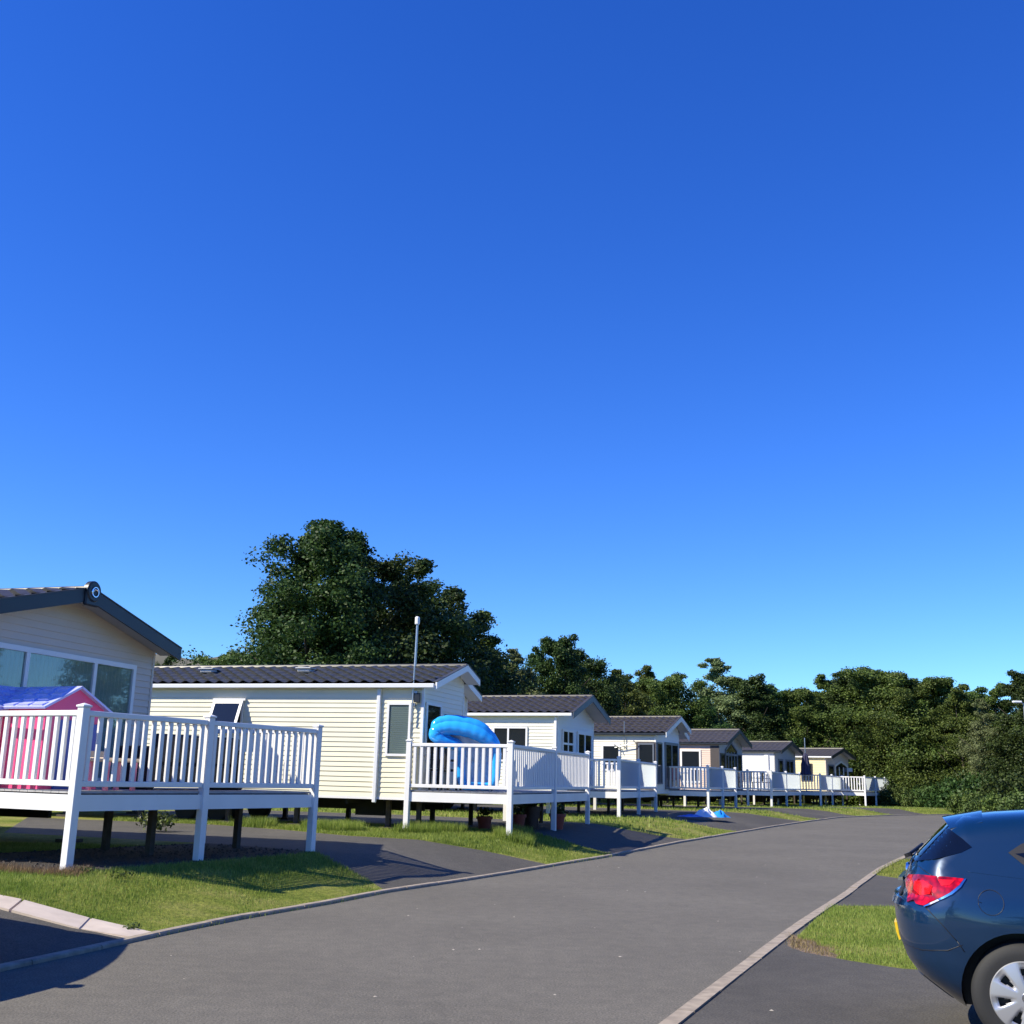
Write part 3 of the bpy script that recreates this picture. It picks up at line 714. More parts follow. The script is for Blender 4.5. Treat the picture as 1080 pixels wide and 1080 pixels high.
# aerial on its pole
f = MB(); ax, ay = -.22, -h-.09
f.tube([(ax+.0, ay, 2.7-g), (ax+.04, ay-.02, 4.78-g)], .017, 8); f.tube([(ax+.04, ay-.02, 3.9-g), (ax+.05, ay-.02, 4.8-g)], .024, 8)
f.box((ax-.02, ay+.0, 3.3-g), (ax+.1, ay+.08, 3.36-g)); f.box((ax-.01, ay+.0, 3.05-g), (ax+.06, ay+.08, 3.1-g))
ae = f.build('aerial_pole', M['steel'], c2, smooth=True)
f = MB(); f.box((ax+.0, ay-.07, 4.8-g), (ax+.09, ay+.03, 4.98-g), bev=.02); f.build('aerial_head', W_, ae)
f = MB(); f.box((ax+.03, ay+.05, 3.12-g), (ax+.16, ay+.0, 3.32-g)); f.build('outside_light', M['navy'], c2)

# 3
c3, d = caravan('white caravan with grey bargeboards, directly right of the long cream caravan', (1.6,35.6), R(22), 3.7, 11, 3.6, 4.25, M['cream2'], M['offwhite'], M['tile'], M['slateblue'], over=.55)
g = d['gz']; h = d['h']
window(c3, 'y', -h, -1, -2.2, -1.0, 2.1-g, 3.2-g, W_, M['glass'], (.45,), fw=.06, blinds=None)
window(c3, 'x', 0, 1, -1.45, -.35, 1.75-g, 3.15-g, W_, M['glass'], (.5,), ((0,.68),(1,.68)), fw=.07)
window(c3, 'x', 0, 1, .05, 1.6, 1.3-g, 3.15-g, W_, M['glass'], (.5,), fw=.09)
downpipe(c3, -.05, -h, 1.0-g, d['ze']-.08, W_)
# 4
c4, d = caravan('cream caravan with white gable hood and thin television aerial at its corner', (6.2,47.1), R(27), 3.7, 11, 3.55, 4.3, M['cream2'], M['offwhite'], M['tile'], M['gutter'], over=.5, notch=(1.15, .3), gut=N_)
g = d['gz']; h = d['h']
window(c4, 'y', -h, -1, -2.4, -1.55, 2.0-g, 3.1-g, W_, M['glass'], fw=.08)
f = MB(); f.box((-.85, -h-.03, 1.2-g), (.03, -h-.016, 3.2-g)); f.build('dark_panel', M['brown'], c4)
window(c4, 'y', -h-.016, -1, -.75, -.05, 1.5-g, 3.15-g, M['greyb'], M['glass'], fw=.06)
window(c4, 'x', 0, 1, -h+.1, -h+.75, 1.5-g, 3.2-g, M['greyb'], M['glass'], fw=.06)
window(c4, 'x', 0, 1, -.75, 1.0, 1.3-g, 3.25-g, M['greyb'], M['glass'], (.5,), fw=.11)
f = MB(); ax, ay = -1.35, -h-.1; f.tube([(ax, ay, 2.9-g), (ax, ay, 4.05-g)], .02, 6); f.tube([(ax-.4, ay-.05, 2.95-g), (ax+.5, ay-.1, 3.15-g)], .02, 6); f.tube([(ax-.35, ay-.25, 3.06-g), (ax-.1, ay+.15, 2.85-g)], .02, 6)
f.tube([(ax+.5, ay-.25, 3.25-g), (ax+.62, ay+.1, 3.0-g)], .02, 6); f.tube([(ax, ay, 3.0-g), (ax, -h, 3.0-g)], .02, 6); f.build('aerial', M['steel'], c4)
# 5
c5, d = caravan('pinkish beige caravan with dark corner panels and pointed glass gable', (10.75,57.3), R(29), 3.8, 11, 3.58, 4.3, M['pinkish'], M['greyw'], M['tile'], N_, over=.5, gut=N_, slate=True)
g = d['gz']; h = d['h']
f = MB(); f.box((-2.55, -h-.03, 1.15-g), (-2.1, -h-.016, 3.45-g)); f.build('dark_panel', M['brown'], c5); f = MB(); f.box((-.45, -h-.03, 1.15-g), (.025, -h-.016, 3.45-g)); f.build('dark_panel', M['brown'], c5)
window(c5, 'y', -h, -1, -2.05, -.95, 1.6-g, 3.25-g, W_, M['glass'], fw=.09)
window(c5, 'x', 0, 1, -1.75, -1.05, 1.4-g, 3.1-g, M['brown'], M['glass'], fw=.05)
window(c5, 'x', 0, 1, -1.0, 1.0, 1.3-g, 3.3-g, M['greyb'], M['glass'], (.25,.5,.75), fw=.1, prow=.42)
window(c5, 'x', 0, 1, 1.05, 1.7, 1.4-g, 3.1-g, M['brown'], M['glass'], fw=.05)
f = MB(); f.box((.055, -1.0, 3.0-g), (.075, 1.0, 3.12-g)); f.build('transom', M['greyb'], c5)
# 6
c6, d = caravan('white sided caravan with grey gable, between the pinkish and the yellow one', (15.75,66.6), R(32), 3.8, 11, 3.52, 4.1, M['offwhite'], M['greyw'], M['tile'], M['navy'], over=.45, slate=True, gut=N_)
g = d['gz']; h = d['h']
f = MB(); f.box((-4.9, -h-.03, 1.3-g), (-3.9, -h-.016, 3.2-g)); f.build('cream_panel', M['yellow'], c6)
window(c6, 'y', -h, -1, -3.85, -2.5, 1.6-g, 3.15-g, M['brown'], M['glass'], fw=.05)
window(c6, 'x', 0, 1, -1.3, -.45, 1.5-g, 3.1-g, M['greyb'], M['glass'], fw=.1)
window(c6, 'x', 0, 1, .05, 1.5, 1.35-g, 3.1-g, M['greyb'], M['glass'], (.5,), fw=.11)
f = MB(); f.box((-.6, -h-.09, 1.2-g), (-.35, -h-.016, 3.3-g)); f.build('corner_pilaster', W_, c6)
# 7
c7, d = caravan('pale yellow caravan at the far end of the row behind the navy parasol', (21.1,75.0), R(37), 4.1, 11, 3.5, 4.05, M['yellow'], M['beige'], M['tile'], M['navy'], over=.5, slate=True)
g = d['gz']; h = d['h']
window(c7, 'y', -h, -1, -1.7, -.9, 1.9-g, 3.05-g, M['brown'], M['glass'], fw=.05)
window(c7, 'x', 0, 1, -1.75, -.65, 1.6-g, 3.0-g, M['greyb'], M['glass'], fw=.1)
window(c7, 'x', 0, 1, -.5, 1.85, 1.35-g, 3.0-g, M['cream2'], M['glass'], (.33,.66), fw=.13, prow=.3)
f = MB(); f.box((.02, 1.9, 2.6-g), (.3, 2.02, 2.85-g)); f.build('outside_light', W_, c7)

# ------------------------------------------------------------------ pink playhouse
PX, PY, PT = -6.3, 15.27, R(25)
pz = 1.29
ph = thing('playhouse', 'pink plastic playhouse with lilac blue roof on the left veranda', 'playhouse', (PX, PY, pz), -PT)
HX, HY, E_, A_ = .62, .5, 1.06, 1.34
mb = MB(); mb.prism([(-HY,0),(HY,0),(HY,E_),(0,A_-.03),(-HY,E_)], 'x', -HX, HX)
mb.prism([(-.95+.12-.02, 0), (-.95+.12+.72, 0), (-.95+.12+.72, E_-.06), (-.95+.12+.36, A_-.05), (-.95+.12-.02, E_-.06)], 'y', -HY-.1, 0)
for i in range(6): mb.box((HX, -HY+.02, .12+i*.15), (HX+.012, HY-.02, .135+i*.15))
for i in range(7): mb.box((-.8, -HY-.112, .1+i*.15), (-.13, -HY-.1, .115+i*.15))
mb.build('wall', M['pink'], ph, recalc=True)
def rslope(mb, p0, p1, q0, q1, n=5, m=4, t=.03):
    """tile slabs between ridge p0->p1 and eave q0->q1"""
    p0, p1, q0, q1 = map(Vector, (p0, p1, q0, q1)); nn = (p1-p0).cross(q0-p0).normalized()
    if nn.z < 0: nn = -nn
    vs = [p0, p1, q1, q0]; vs = vs + [v - nn*t for v in vs]
    mb.add(vs, [(0,1,2,3),(7,6,5,4),(0,4,5,1),(1,5,6,2),(2,6,7,3),(3,7,4,0)])
    for i in range(m):
        for j in range(n):
            a, b = (j+.08+(.25 if i % 2 else 0))/(n+.3), (j+.8+(.25 if i % 2 else 0))/(n+.3); c, e = (i+.15)/m, (i+.85)/m
            def P(u, v): return (p0+(p1-p0)*u)*(1-v) + (q0+(q1-q0)*u)*v
            w = [P(a,c), P(b,c), P(b,e), P(a,e)]; w2 = [P(a,c)+nn*.006, P(b,c)+nn*.006, P(b,e)+nn*.024, P(a,e)+nn*.024]
            mb.add(w+w2, [(4,5,6,7),(0,1,5,4),(1,2,6,5),(2,3,7,6),(3,0,4,7)])
mb = MB(); o = .07
for s in (-1, 1): rslope(mb, (-HX-.05, 0, A_), (HX+o, 0, A_), (-HX-.05, s*(HY+.1), E_-.03), (HX+o, s*(HY+.1), E_-.03))
xc = -.47
for s in (-1, 1): rslope(mb, (xc, -.0, A_-.004), (xc, -HY-.18, A_-.004), (xc+s*.42, -.0, E_-.06), (xc+s*.42, -HY-.18, E_-.06))
mb.build('roof', M['lilac'], ph, recalc=True)
mb = MB(); mb.box((HX+.013, -.28, .0), (HX+.035, .1, .88)); do = mb.build('door', M['bluep'], ph)
mb = MB(); mb.box((HX+.036, .04, .42), (HX+.06, .08, .5)); mb.build('handle', M['beigep'], do)
mb = MB(); mb.box((HX+.02, .14, .5), (HX+.03, .44, .85)); wn = mb.build('window', M['bluep'], ph)
mb = MB(); mb.box((HX+.02, .12, .38), (HX+.16, .46, .5)); mb.build('flower_box', M['beigep'], ph)
for x in (-.72, -.27):   # lattice shutters by the front window
    mb = MB(); mb.box((x-.07, -HY-.13, .2), (x-.055, -HY-.102, .85)); mb.box((x+.055, -HY-.13, .2), (x+.07, -HY-.102, .85))
    for i in range(7): mb.box((x-.055, -HY-.13, .22+i*.09), (x+.055, -HY-.11, .27+i*.09))
    mb.build('shutter', M['pinkl'], ph)
mb = MB(); mb.box((-.62, -HY-.12, .45), (-.36, -HY-.102, .85)); mb.build('window', M['bluep'], ph)
# cream plastic toy table near it
tt = thing('toy_table', 'small cream and pink plastic toy table on the left veranda beside the playhouse', 'toy table', (-5.06,14.75,1.29), -PT)
mb = MB(); mb.box((-.22,-.3,.36),(.16,.3,.41), bev=.015); mb.build('table_top', M['beigep'], tt)
for x in (-.17,.11):
    for y in (-.24,.24):
        mb = MB(); mb.box((x-.025,y-.025,0),(x+.025,y+.025,.359)); mb.build('leg', M['pinkl'], tt)

# ------------------------------------------------------------------ blue inflatable pool standing on its edge
pt = thing('inflatable_pool', 'blue inflatable paddling pool propped on edge, flopping over the railing', 'paddling pool', (-.62,24.55,1.29), R(-8))
def spline(P, n):
    P = [Vector(p) for p in P]; o = []; m = len(P)
    for i in range(m):
        a, b, c, d_ = P[i-1], P[i], P[(i+1) % m], P[(i+2) % m]
        for k in range(n):
            t = k/n; o.append(.5*((2*b) + (c-a)*t + (2*a-5*b+4*c-d_)*t*t + (3*b-a-3*c+d_)*t**3))
    return o
PP = [(-.3,0,.14),(-.36,-.02,.62),(-.38,-.12,.9),(-.68,-.3,1.0),(-.86,-.34,1.12),(-.8,-.3,1.24),(-.5,-.26,1.29),(-.12,-.22,1.23),(.18,-.16,1.1),(.4,-.08,.92),(.42,0,.62),(.36,0,.16),(.04,0,.1)]
def poolring(dy, dz, k, name='tube_ring'):
    pts = spline(PP, 6); out_ = []; rs = []
    for i, p in enumerate(pts):
        up = min(1, max(0, (p.z-.85)/.3)); out_.append((p.x, p.y + dy*(1-.55*up), p.z + dz*up)); rs.append((.085 + k*up)*(1+.035*math.sin(i*1.9)))
    mb = MB(); mb.tube(out_, rs, 16, closed=True); mb.build(name, M['pool'], pt, smooth='all')
poolring(-.06, .02, .07); poolring(.1, .17, .05)
pts = spline(PP, 6); mb = MB(); n = len(pts); V = [(p.x, p.y+.1, p.z) for p in pts]
W2 = [(p.x*.5 + .01, p.y*.5+.2+.04*math.sin(i), .55+(p.z-.55)*.5) for i, p in enumerate(pts)]
mb.add(V + W2 + [(-.05,.2,.6)], [(i, (i+1) % n, n+(i+1) % n, n+i) for i in range(n)] + [(n+i, n+(i+1) % n, 2*n) for i in range(n)]); mb.build('floor_sheet', M['poolw'], pt, smooth='all')

# ------------------------------------------------------------------ garden furniture
def chair(label, loc, rz, m, group=None, z=1.29):
    t = thing('garden_chair', label, 'chair', (loc[0], loc[1], z), rz, group)
    mb = MB(); mb.box((-.25,-.25,.4),(.25,.25,.44), bev=.01); mb.build('seat', m, t)
    mb = MB()
    for i in range(6): mb.box((-.22+i*.075, .24, .46), (-.17+i*.075, .265, .9))
    mb.box((-.25,.235,.9),(.25,.27,.96)); mb.build('backrest', m, t)
    for x in (-.22,.22):
        for y in (-.22,.22):
            mb = MB(); mb.box((x-.02,y-.02,0),(x+.02,y+.02,.399)); mb.build('leg', m, t)
        mb = MB(); mb.box((x-.025,-.25,.62),(x+.025,.234,.65)); mb.box((x-.02,-.24,.44),(x+.02,-.2,.62)); mb.build('armrest', m, t)
    return t
def table(label, loc, rz, m, z=1.29):
    t = thing('garden_table', label, 'table', (loc[0], loc[1], z), rz)
    mb = MB(); mb.lathe([(0,.7),(.42,.7),(.43,.715),(.42,.73),(0,.73)], 28); mb.build('table_top', m, t, smooth=True)
    for k in range(4):
        a = k*math.pi/2+.78; mb = MB(); mb.tube([(.08*math.cos(a),.08*math.sin(a),.699),(.34*math.cos(a),.34*math.sin(a),0)], .018, 6); mb.build('leg', m, t)
    return t
sofa = thing('garden_sofa', 'dark rattan sofa behind the side railing of the left veranda', 'sofa', (-4.85,17.0,1.29), R(-27.5-90))
mb = MB(); mb.box((-.85,-.36,.05),(.85,.36,.36), bev=.03); mb.build('base', M['rattan'], sofa)
mb = MB(); mb.box((-.85,.24,.361),(.85,.38,.78), bev=.03); mb.build('backrest', M['rattan'], sofa)
for x in (-.93,.93):
    mb = MB(); mb.box((x-.075,-.36,0),(x+.075,.38,.6), bev=.03); mb.build('armrest', M['rattan'], sofa)
for x in (-.42,.42):
    mb = MB(); mb.box((x-.41,-.35,.362),(x+.41,.235,.47), bev=.04); mb.build('cushion', M['greyw'], sofa)
chair('black garden chair nearest the corner post on the veranda with the pool', (-1.35,24.75), R(160), M['rattan'])
chair('black garden chair against the caravan wall beside the blue pool', (-1.15,25.6), R(75), M['rattan'])
table('round black garden table between two black chairs on the pool veranda', (-.55,26.2), 0, M['rattan'])
chair('white garden chair at the front of the third veranda', (2.6,37.0), R(190), M['whitev'])
chair('pink backed garden chair on the third veranda beside a white one', (2.3,38.0), R(100), M['redch'])
chair('pink garden chair on the fourth veranda behind its slatted front', (7.2,48.9), R(170), M['redch'])
table('round white table on the fourth veranda', (7.6,50.2), 0, M['whitev'])
chair('pale garden chair on the fourth veranda, nearer the caravan window', (6.9,50.0), R(120), M['whitev'])
chair('red and pink chair on the fifth veranda', (12.5,59.4), R(170), M['redch'])
chair('dark chair casting its shadow on the glass side of the fifth veranda', (13.4,61.2), R(60), M['rattan'])
chair('dark chair near the far end of the fifth veranda', (14.6,63.9), R(100), M['rattan'])
pr = thing('parasol', 'closed navy parasol on a white pole at the sixth veranda', 'parasol', (17.9,67.9,1.29))
mb = MB(); mb.tube([(0,0,0),(0,0,3.1)], .03, 8); mb.build('pole', M['steel'], pr, smooth=True)
mb = MB(); n = 16
prof = [(.04,2.2),(.13,2.05),(.2,1.6),(.23,1.15),(.28,.95),(.2,.93)]
V = []; 
for r, hh in prof:
    for k in range(n): a = 2*math.pi*k/n; rr = r*(1+.25*(k % 2)); V.append((rr*math.cos(a), rr*math.sin(a), hh))
mb.add(V, [(i*n+k, i*n+(k+1) % n, (i+1)*n+(k+1) % n, (i+1)*n+k) for i in range(len(prof)-1) for k in range(n)]); mb.build('canopy', M['parasol'], pr)

# flower pots under the second veranda
def plant_leaves(n, r, h, size, m, name='foliage', parent=None, z0=0, seed=1):
    rg = np.random.default_rng(seed); c = rg.normal(0, 1, (n, 3)); c /= np.linalg.norm(c, axis=1)[:, None]; c *= rg.uniform(.3, 1, n)[:, None]
    P = c*np.array([r, r, h/2]) + np.array([0, 0, z0+h/2]); return leafmesh(P, c, size, m, name, parent, rg)
def leafmesh(P, N, size, m, name, parent, rg):
    n = len(P); nr = N*.7 + rg.normal(0, .6, (n, 3)) + np.array([0, 0, .25]); nr /= np.linalg.norm(nr, axis=1)[:, None]
    a = np.cross(nr, rg.normal(0, 1, (n, 3))); a /= np.linalg.norm(a, axis=1)[:, None]; b = np.cross(nr, a)
    s = size*rg.uniform(.6, 1.35, n)[:, None]
    V = np.stack([P-a*s*.5, P-b*s*.33, P+a*s*.5, P+b*s*.33], 1)
    me = fast_mesh(name, V.reshape(-1, 3), np.arange(n*4).reshape(-1, 4), m)
    if name is None: return me
    return link_mesh(name, me, parent) if parent is not False else me
for (x, y, r, hh, m, lab, sd) in [(-.45,25.6,.17,.3,'terra','red flower pot farthest left in the shade under the pool veranda',1),(.3,26.3,.18,.34,'terra','second red flower pot from the left under the pool veranda',2),
                                  (.62,27.0,.22,.5,'darkpot','tall dark pot in the middle of the pots under the pool veranda',3),(1.25,27.3,.19,.36,'terra','red pot with green plant at the right end under the pool veranda',4)]:
    t = thing('flower_pot', lab, 'flower pot', (x, y, terr(x, y)), 0, 'flower pots under the second veranda')
    mb = MB(); mb.lathe([(0,0),(r*.7,0),(r*.95,hh*.8),(r*1.08,hh*.8),(r*1.1,hh),(r*.95,hh),(r*.9,hh*.9),(0,hh*.88)], 20); mb.build('pot', M[m], t, smooth=True)
    plant_leaves(120, r*1.1, .26, .08, M['leaf'], 'plant', t, hh*.9, sd)

# weed bush beneath the left veranda, and tufts
t = thing('weed_plant', 'low leafy weed with pale flowers seen beneath the left veranda', 'plant', (-6.7,22.2,terr(-6.7,22.2)))
plant_leaves(500, .42, .4, .07, M['leafh'], 'foliage', t, 0, 9); plant_leaves(40, .4, .34, .05, M['chip'], 'flower_cluster', t, .05, 10)
for i, (x, y, lab) in enumerate([(-3.62,11.55,'small green weed growing in a joint of the pale slabs'), (-4.95,13.75,'low dark weed beside the nearest veranda post'), (-4.5,13.7,'broad leaved weed in the lawn right of the nearest post')]):
    t = thing('weed', lab, 'weed', (x, y, terr(x, y))); plant_leaves(70, .1+.1*(i > 0), .09, .035, M['leafh'], 'foliage', t, 0, 20+i)
    mb = MB(); mb.tube([(0,0,-.02),(0,.01,.05)], .006, 5); mb.build('stem', M['leafh'], t)

# crumpled inflatable on the third driveway
cr = thing('crumpled_inflatable', 'deflated white and blue inflatable lying on the third driveway', 'inflatable', (6.75,38.9,terr(6.75,38.9)), R(10))
def crumple(name, cx, cy, rx, ry, h, m, seed):
    rg = random.Random(seed); n, k = 20, 7; V = [(cx, cy, h)]; F = []
    ph_ = [rg.uniform(0, 6) for _ in range(4)]
    for j in range(1, k+1):
        for i in range(n):
            a = 2*math.pi*i/n; q = j/k; w = 1+.22*math.sin(3*a+ph_[0])+.12*math.sin(5*a+ph_[1])
            V.append((cx+rx*q*w*math.cos(a), cy+ry*q*w*math.sin(a), max(.012, .62*h*(1-q**2.2)*(1+.45*math.sin(4*a+ph_[2]+q*5))) ))
    F += [(0, 1+i, 1+(i+1) % n) for i in range(n)]
    for j in range(k-1):
        for i in range(n): F.append((1+j*n+i, 1+(j+1)*n+i, 1+(j+1)*n+(i+1) % n, 1+j*n+(i+1) % n))
    mb = MB(); mb.add(V, F); return mb.build(name, m, cr, smooth='all')
crumple('blue_sheet', -.45, 0, .48, .4, .1, M['bluev'], 1); crumple('white_float', .1, .02, .38, .36, .34, M['whitev'], 2); crumple('blue_float', .55, -.05, .3, .34, .26, M['bluel'], 3)

# rocks at the far road edge
def rockobj(label, x, y, s, seed):
    bm = bmesh.new(); bmesh.ops.create_icosphere(bm, subdivisions=3, radius=1); rg = random.Random(seed)
    k = [Vector((rg.uniform(-1,1), rg.uniform(-1,1), rg.uniform(-1,1))).normalized() for _ in range(9)]
    for v in bm.verts:
        d_ = v.co.normalized(); r = min([1.0]+[.72/max(.01, d_.dot(q)) for q in k if d_.dot(q) > .5]); v.co = Vector((d_.x*r*s, d_.y*r*s*.7, d_.z*r*s*.55))
    me = bpy.data.meshes.new('rock'); bm.to_mesh(me); bm.free(); me.materials.append(M['rock']); o = link_mesh('rock', me); o.location = (x, y, terr(x, y)+s*.3); tag(o, label, 'rock'); return o
rockobj('pale tan rock on the road edge left of the car spoiler', 14.4, 36.6, .2, 3)
rockobj('flat pale rock before the shrubs above the blue car', 26.5, 66, .5, 4)

# ------------------------------------------------------------------ trees
def crown(seed, H, prof, base, nclump, per, size, m, rmin=.5, rmax=1.0):
    """prof(t) radius at relative height t of crown (0..1)"""
    rg = np.random.default_rng(seed); P = []; N = []
    ph_ = rg.uniform(0, 6.28, 4)
    nl = max(10, nclump//9); limbs = []
    for k in range(nl):
        t = (k+rg.uniform(0, 1))/nl; a = k*2.4+rg.uniform(-.5, .5); limbs.append((t, a, prof(t)*rg.uniform(.78, 1.22), rg.uniform(.02, .09)))
    for k in range(nclump):
        if rg.uniform() < .62:
            t0, a, rr, rise = limbs[int(rg.integers(nl))]; q = rg.uniform(.2, 1.0)**.6
            t = min(1, max(0, t0 - .07 + rise*q*1.6)); r = rr*q; sp = .12+.16*q
            c = np.array([r*np.cos(a), r*np.sin(a), base + (H-base)*t]) + rg.normal(0, 1, 3)*np.array([1,1,.7])*sp*max(.8, prof(t))*.8
            c[2] = min(c[2], H)
        else:
            t = rg.uniform(0, 1)**.85; a = rg.uniform(0, 2*np.pi); r = prof(t)*rg.uniform(0, .85)**.5*.9
            c = np.array([r*np.cos(a), r*np.sin(a), base + (H-base)*t*.97])
        cr_ = rg.uniform(rmin, rmax)*(.55 + .6*min(1, prof(t)/2))*(.95-.4*t)
        n = int(per*rg.uniform(.6, 1.4)); d_ = rg.normal(0, 1, (n, 3)); d_ /= np.linalg.norm(d_, axis=1)[:, None]
        rad = cr_*rg.uniform(0, 1, n)[:, None]**.4*rg.choice([1, 1, 1, 1.35], n)[:, None]
        P.append(c + d_*rad*np.array([1, 1, .75])); out = c/ (np.linalg.norm(c[:2])+1.5)*np.array([1,1,0]); N.append(d_*.8 + out*.4)
    return leafmesh(np.concatenate(P), np.concatenate(N), size, m, 'crown_mesh', False, rg)
def trunk_mesh(seed, H, r, nb=7, spread=.4):
    rg = random.Random(seed); mb = MB(); pts = [(0,0,-.15)]; rs = [r*1.3]
    for i in range(1, 8):
        pts.append((pts[-1][0]+rg.uniform(-.1,.1), pts[-1][1]+rg.uniform(-.1,.1), H*.85*i/7)); rs.append(r*(1-i/8.2))
    mb.tube(pts, rs, 9)
    for b_ in range(nb):
        i = 2 + b_*4//nb; p = pts[i]; a = rg.uniform(0, 6.28); l = H*spread*rg.uniform(.4,.8)*(1-.4*b_/nb)
        q = [(p[0]+math.cos(a)*l*t, p[1]+math.sin(a)*l*t, p[2]+l*.7*t**1.3) for t in (0,.33,.66,1)]
        mb.tube(q, [rs[i]*.6, rs[i]*.42, rs[i]*.28, .015], 6)
    o = mb.build('trunk', M['bark'], smooth='all'); me = o.data; bpy.data.objects.remove(o); return me
dome = lambda R_, p=.5: (lambda t: R_*max(.12, math.sin(math.pi*min(1, .22+.78*t))**p * (1-.15*t)))
cone = lambda R_: (lambda t: R_*(.25+.75*(1-t)**.75) if t > .12 else R_*(.75+t*2))
# variants: (crown, trunk, nominal height)
VAR = {}
def variant(k, H, prof, base, nc, per, size, m, rmin, rmax, tr): VAR[k] = (crown(hash(k) % 97 + len(VAR)*13 + 5, H, prof, base, nc, per, size, m, rmin, rmax), trunk_mesh(len(VAR)+3, H, tr), H)
variant(1, 12.3, lambda t: 5.5*(1-t)**.62*(.86+.14*math.sin(t*9))+.35, 1.8, 300, 270, .14, M['leaf'], .5, 1.0, .26)
variant(2, 10, dome(3.1), 1.0, 210, 240, .13, M['leaf'], .5, 1.0, .2)
variant(3, 10, cone(2.7), .8, 200, 240, .13, M['leaf'], .45, .9, .2)
variant(4, 10, dome(3.4, .4), .6, 230, 240, .135, M['leafb'], .6, 1.1, .2)
variant(5, 10, dome(2.6, .7), .9, 200, 230, .13, M['leafb'], .45, .9, .18)
variant(6, 10, dome(2.2, .8), 1.0, 230, 190, .125, M['leafp'], .4, .7, .15)
variant(7, 10, cone(3.2), .5, 230, 240, .135, M['leafb'], .5, 1.0, .2)
def tree(label, x, y, H, var, rz, wide=1.0, group=None, name='tree'):
    c, t_, h0 = VAR[var]; t = thing(name, label, 'tree', (x, y, terr(x, y)-.05), rz, group); s = H/h0
    link_mesh('trunk', t_, t, scale=(s, s, s)); link_mesh('crown', c, t, scale=(s*wide, s*wide, s)); return t
F_ = 1170.0; PITCH = math.atan(282/F_)
def lat_top(px, py, d):
    """world lateral and height of a photo direction at forward distance d (used once to plan where trees stand)"""
    r = R(1.37); vx, vy = (px-540)/F_, -(py-540)/F_
    X = vx*math.cos(r) - vy*math.sin(r); Yc = vx*math.sin(r) + vy*math.cos(r)
    fw = math.cos(PITCH) - Yc*math.sin(PITCH); up = math.sin(PITCH) + Yc*math.cos(PITCH)
    return X/fw*d, 1.55 + up/fw*d
BG = 'trees behind the caravan row'
TR = [ (338,549,48,1,1.15,'tallest dark tree, ragged pointed crown above the long cream caravan'),
 (392,572,51,2,1.2,'dark tree filling the right half of the tallest clump'),
 (428,594,54,2,1.25,'dark tree merging into the right shoulder of the tallest tree'),
 (468,618,57,2,1.2,'dark tree between the tall clump and the aerial side gap'),
 (501,645,61,5,1.25,'slimmer tree at the right foot of the tall dark clump'),
 (545,684,66,6,1.1,'pale green bushy tree in the dip right of the tall clump'),
 (568,676,72,2,.8,'dark narrow tree left of the twin peaks above the third caravan'),
 (592,670,68,3,1.05,'dark pointed tree, higher of the peaks above the third caravan roof'),
 (622,686,73,2,.95,'dark round tree right of the pointed peak behind the third caravan'),
 (655,706,78,5,1.0,'olive tree in the low part of the treeline above the fourth caravan'),
 (686,703,84,5,.9,'thin topped olive tree above the fourth caravan gable'),
 (712,710,82,4,.9,'rounded olive tree just left of the pale tree'),
 (757,694,90,6,1.25,'pale yellow green upright tree standing out of the dark treeline'),
 (735,735,82,2,1.1,'dark low tree beneath the pale yellow green tree'),
 (793,712,88,3,1.1,'dark tree with bare tip immediately right of the pale tree'),
 (822,722,90,2,1.0,'dark tree above the roof of the white sided caravan'),
 (848,722,88,7,.9,'conical tree above the yellow caravan roof'),
 (872,712,90,5,1.0,'tree with thin top left of the broad olive mass'),
 (900,707,88,3,1.1,'dark pointed tree at the left end of the broad olive mass'),
 (926,704,86,4,1.1,'highest broad tree of the right hand mass, above the last veranda'),
 (955,712,84,4,1.0,'broad olive tree in the middle of the right hand mass'),
 (984,711,84,7,1.0,'olive conical tree in the right hand mass above the hedge'),
 (1010,722,80,5,1.0,'yellowish tree sloping down towards the dip at the right'),
 (1036,736,76,6,.9,'small pale leaved tree in the dip near the street lamp'),
 (1078,708,74,3,1.1,'dark tree cut by the right edge of the photo behind the lamp'),
 (175,689,70,2,.7,'small dark tree peeping between the left caravan and the hill'),
 (243,686,58,4,.9,'low olive tree at the left foot of the tallest tree') ]
for i, (px, py, d_, var, wd, lab) in enumerate(TR):
    x, z = lat_top(px, py, d_); tree(lab, x, d_, z-terr(x, d_)-.1, var, i*1.7, wd*(1.18 if px > 600 else 1), BG)
FILL = [(300,665,60),(385,650,60),(455,670,66),(520,700,72),(610,705,84),(640,722,84),(675,725,92),(700,728,94),(770,728,98),(808,735,98),(835,738,97),(862,735,98),(890,725,98),(912,722,98),(940,722,96),(968,724,96),(998,735,92),(1022,735,86),(1050,730,84),(1100,720,80),(1130,715,76)]
for i, (px, py, d_) in enumerate(FILL):
    x, z = lat_top(px, py, d_); tree('background tree filling the wood behind the front rank of trees', x, d_, z-terr(x, d_)+.55, (2,4,5,7)[i % 4], i*2.1, 1.15, 'second rank of trees in the wood')
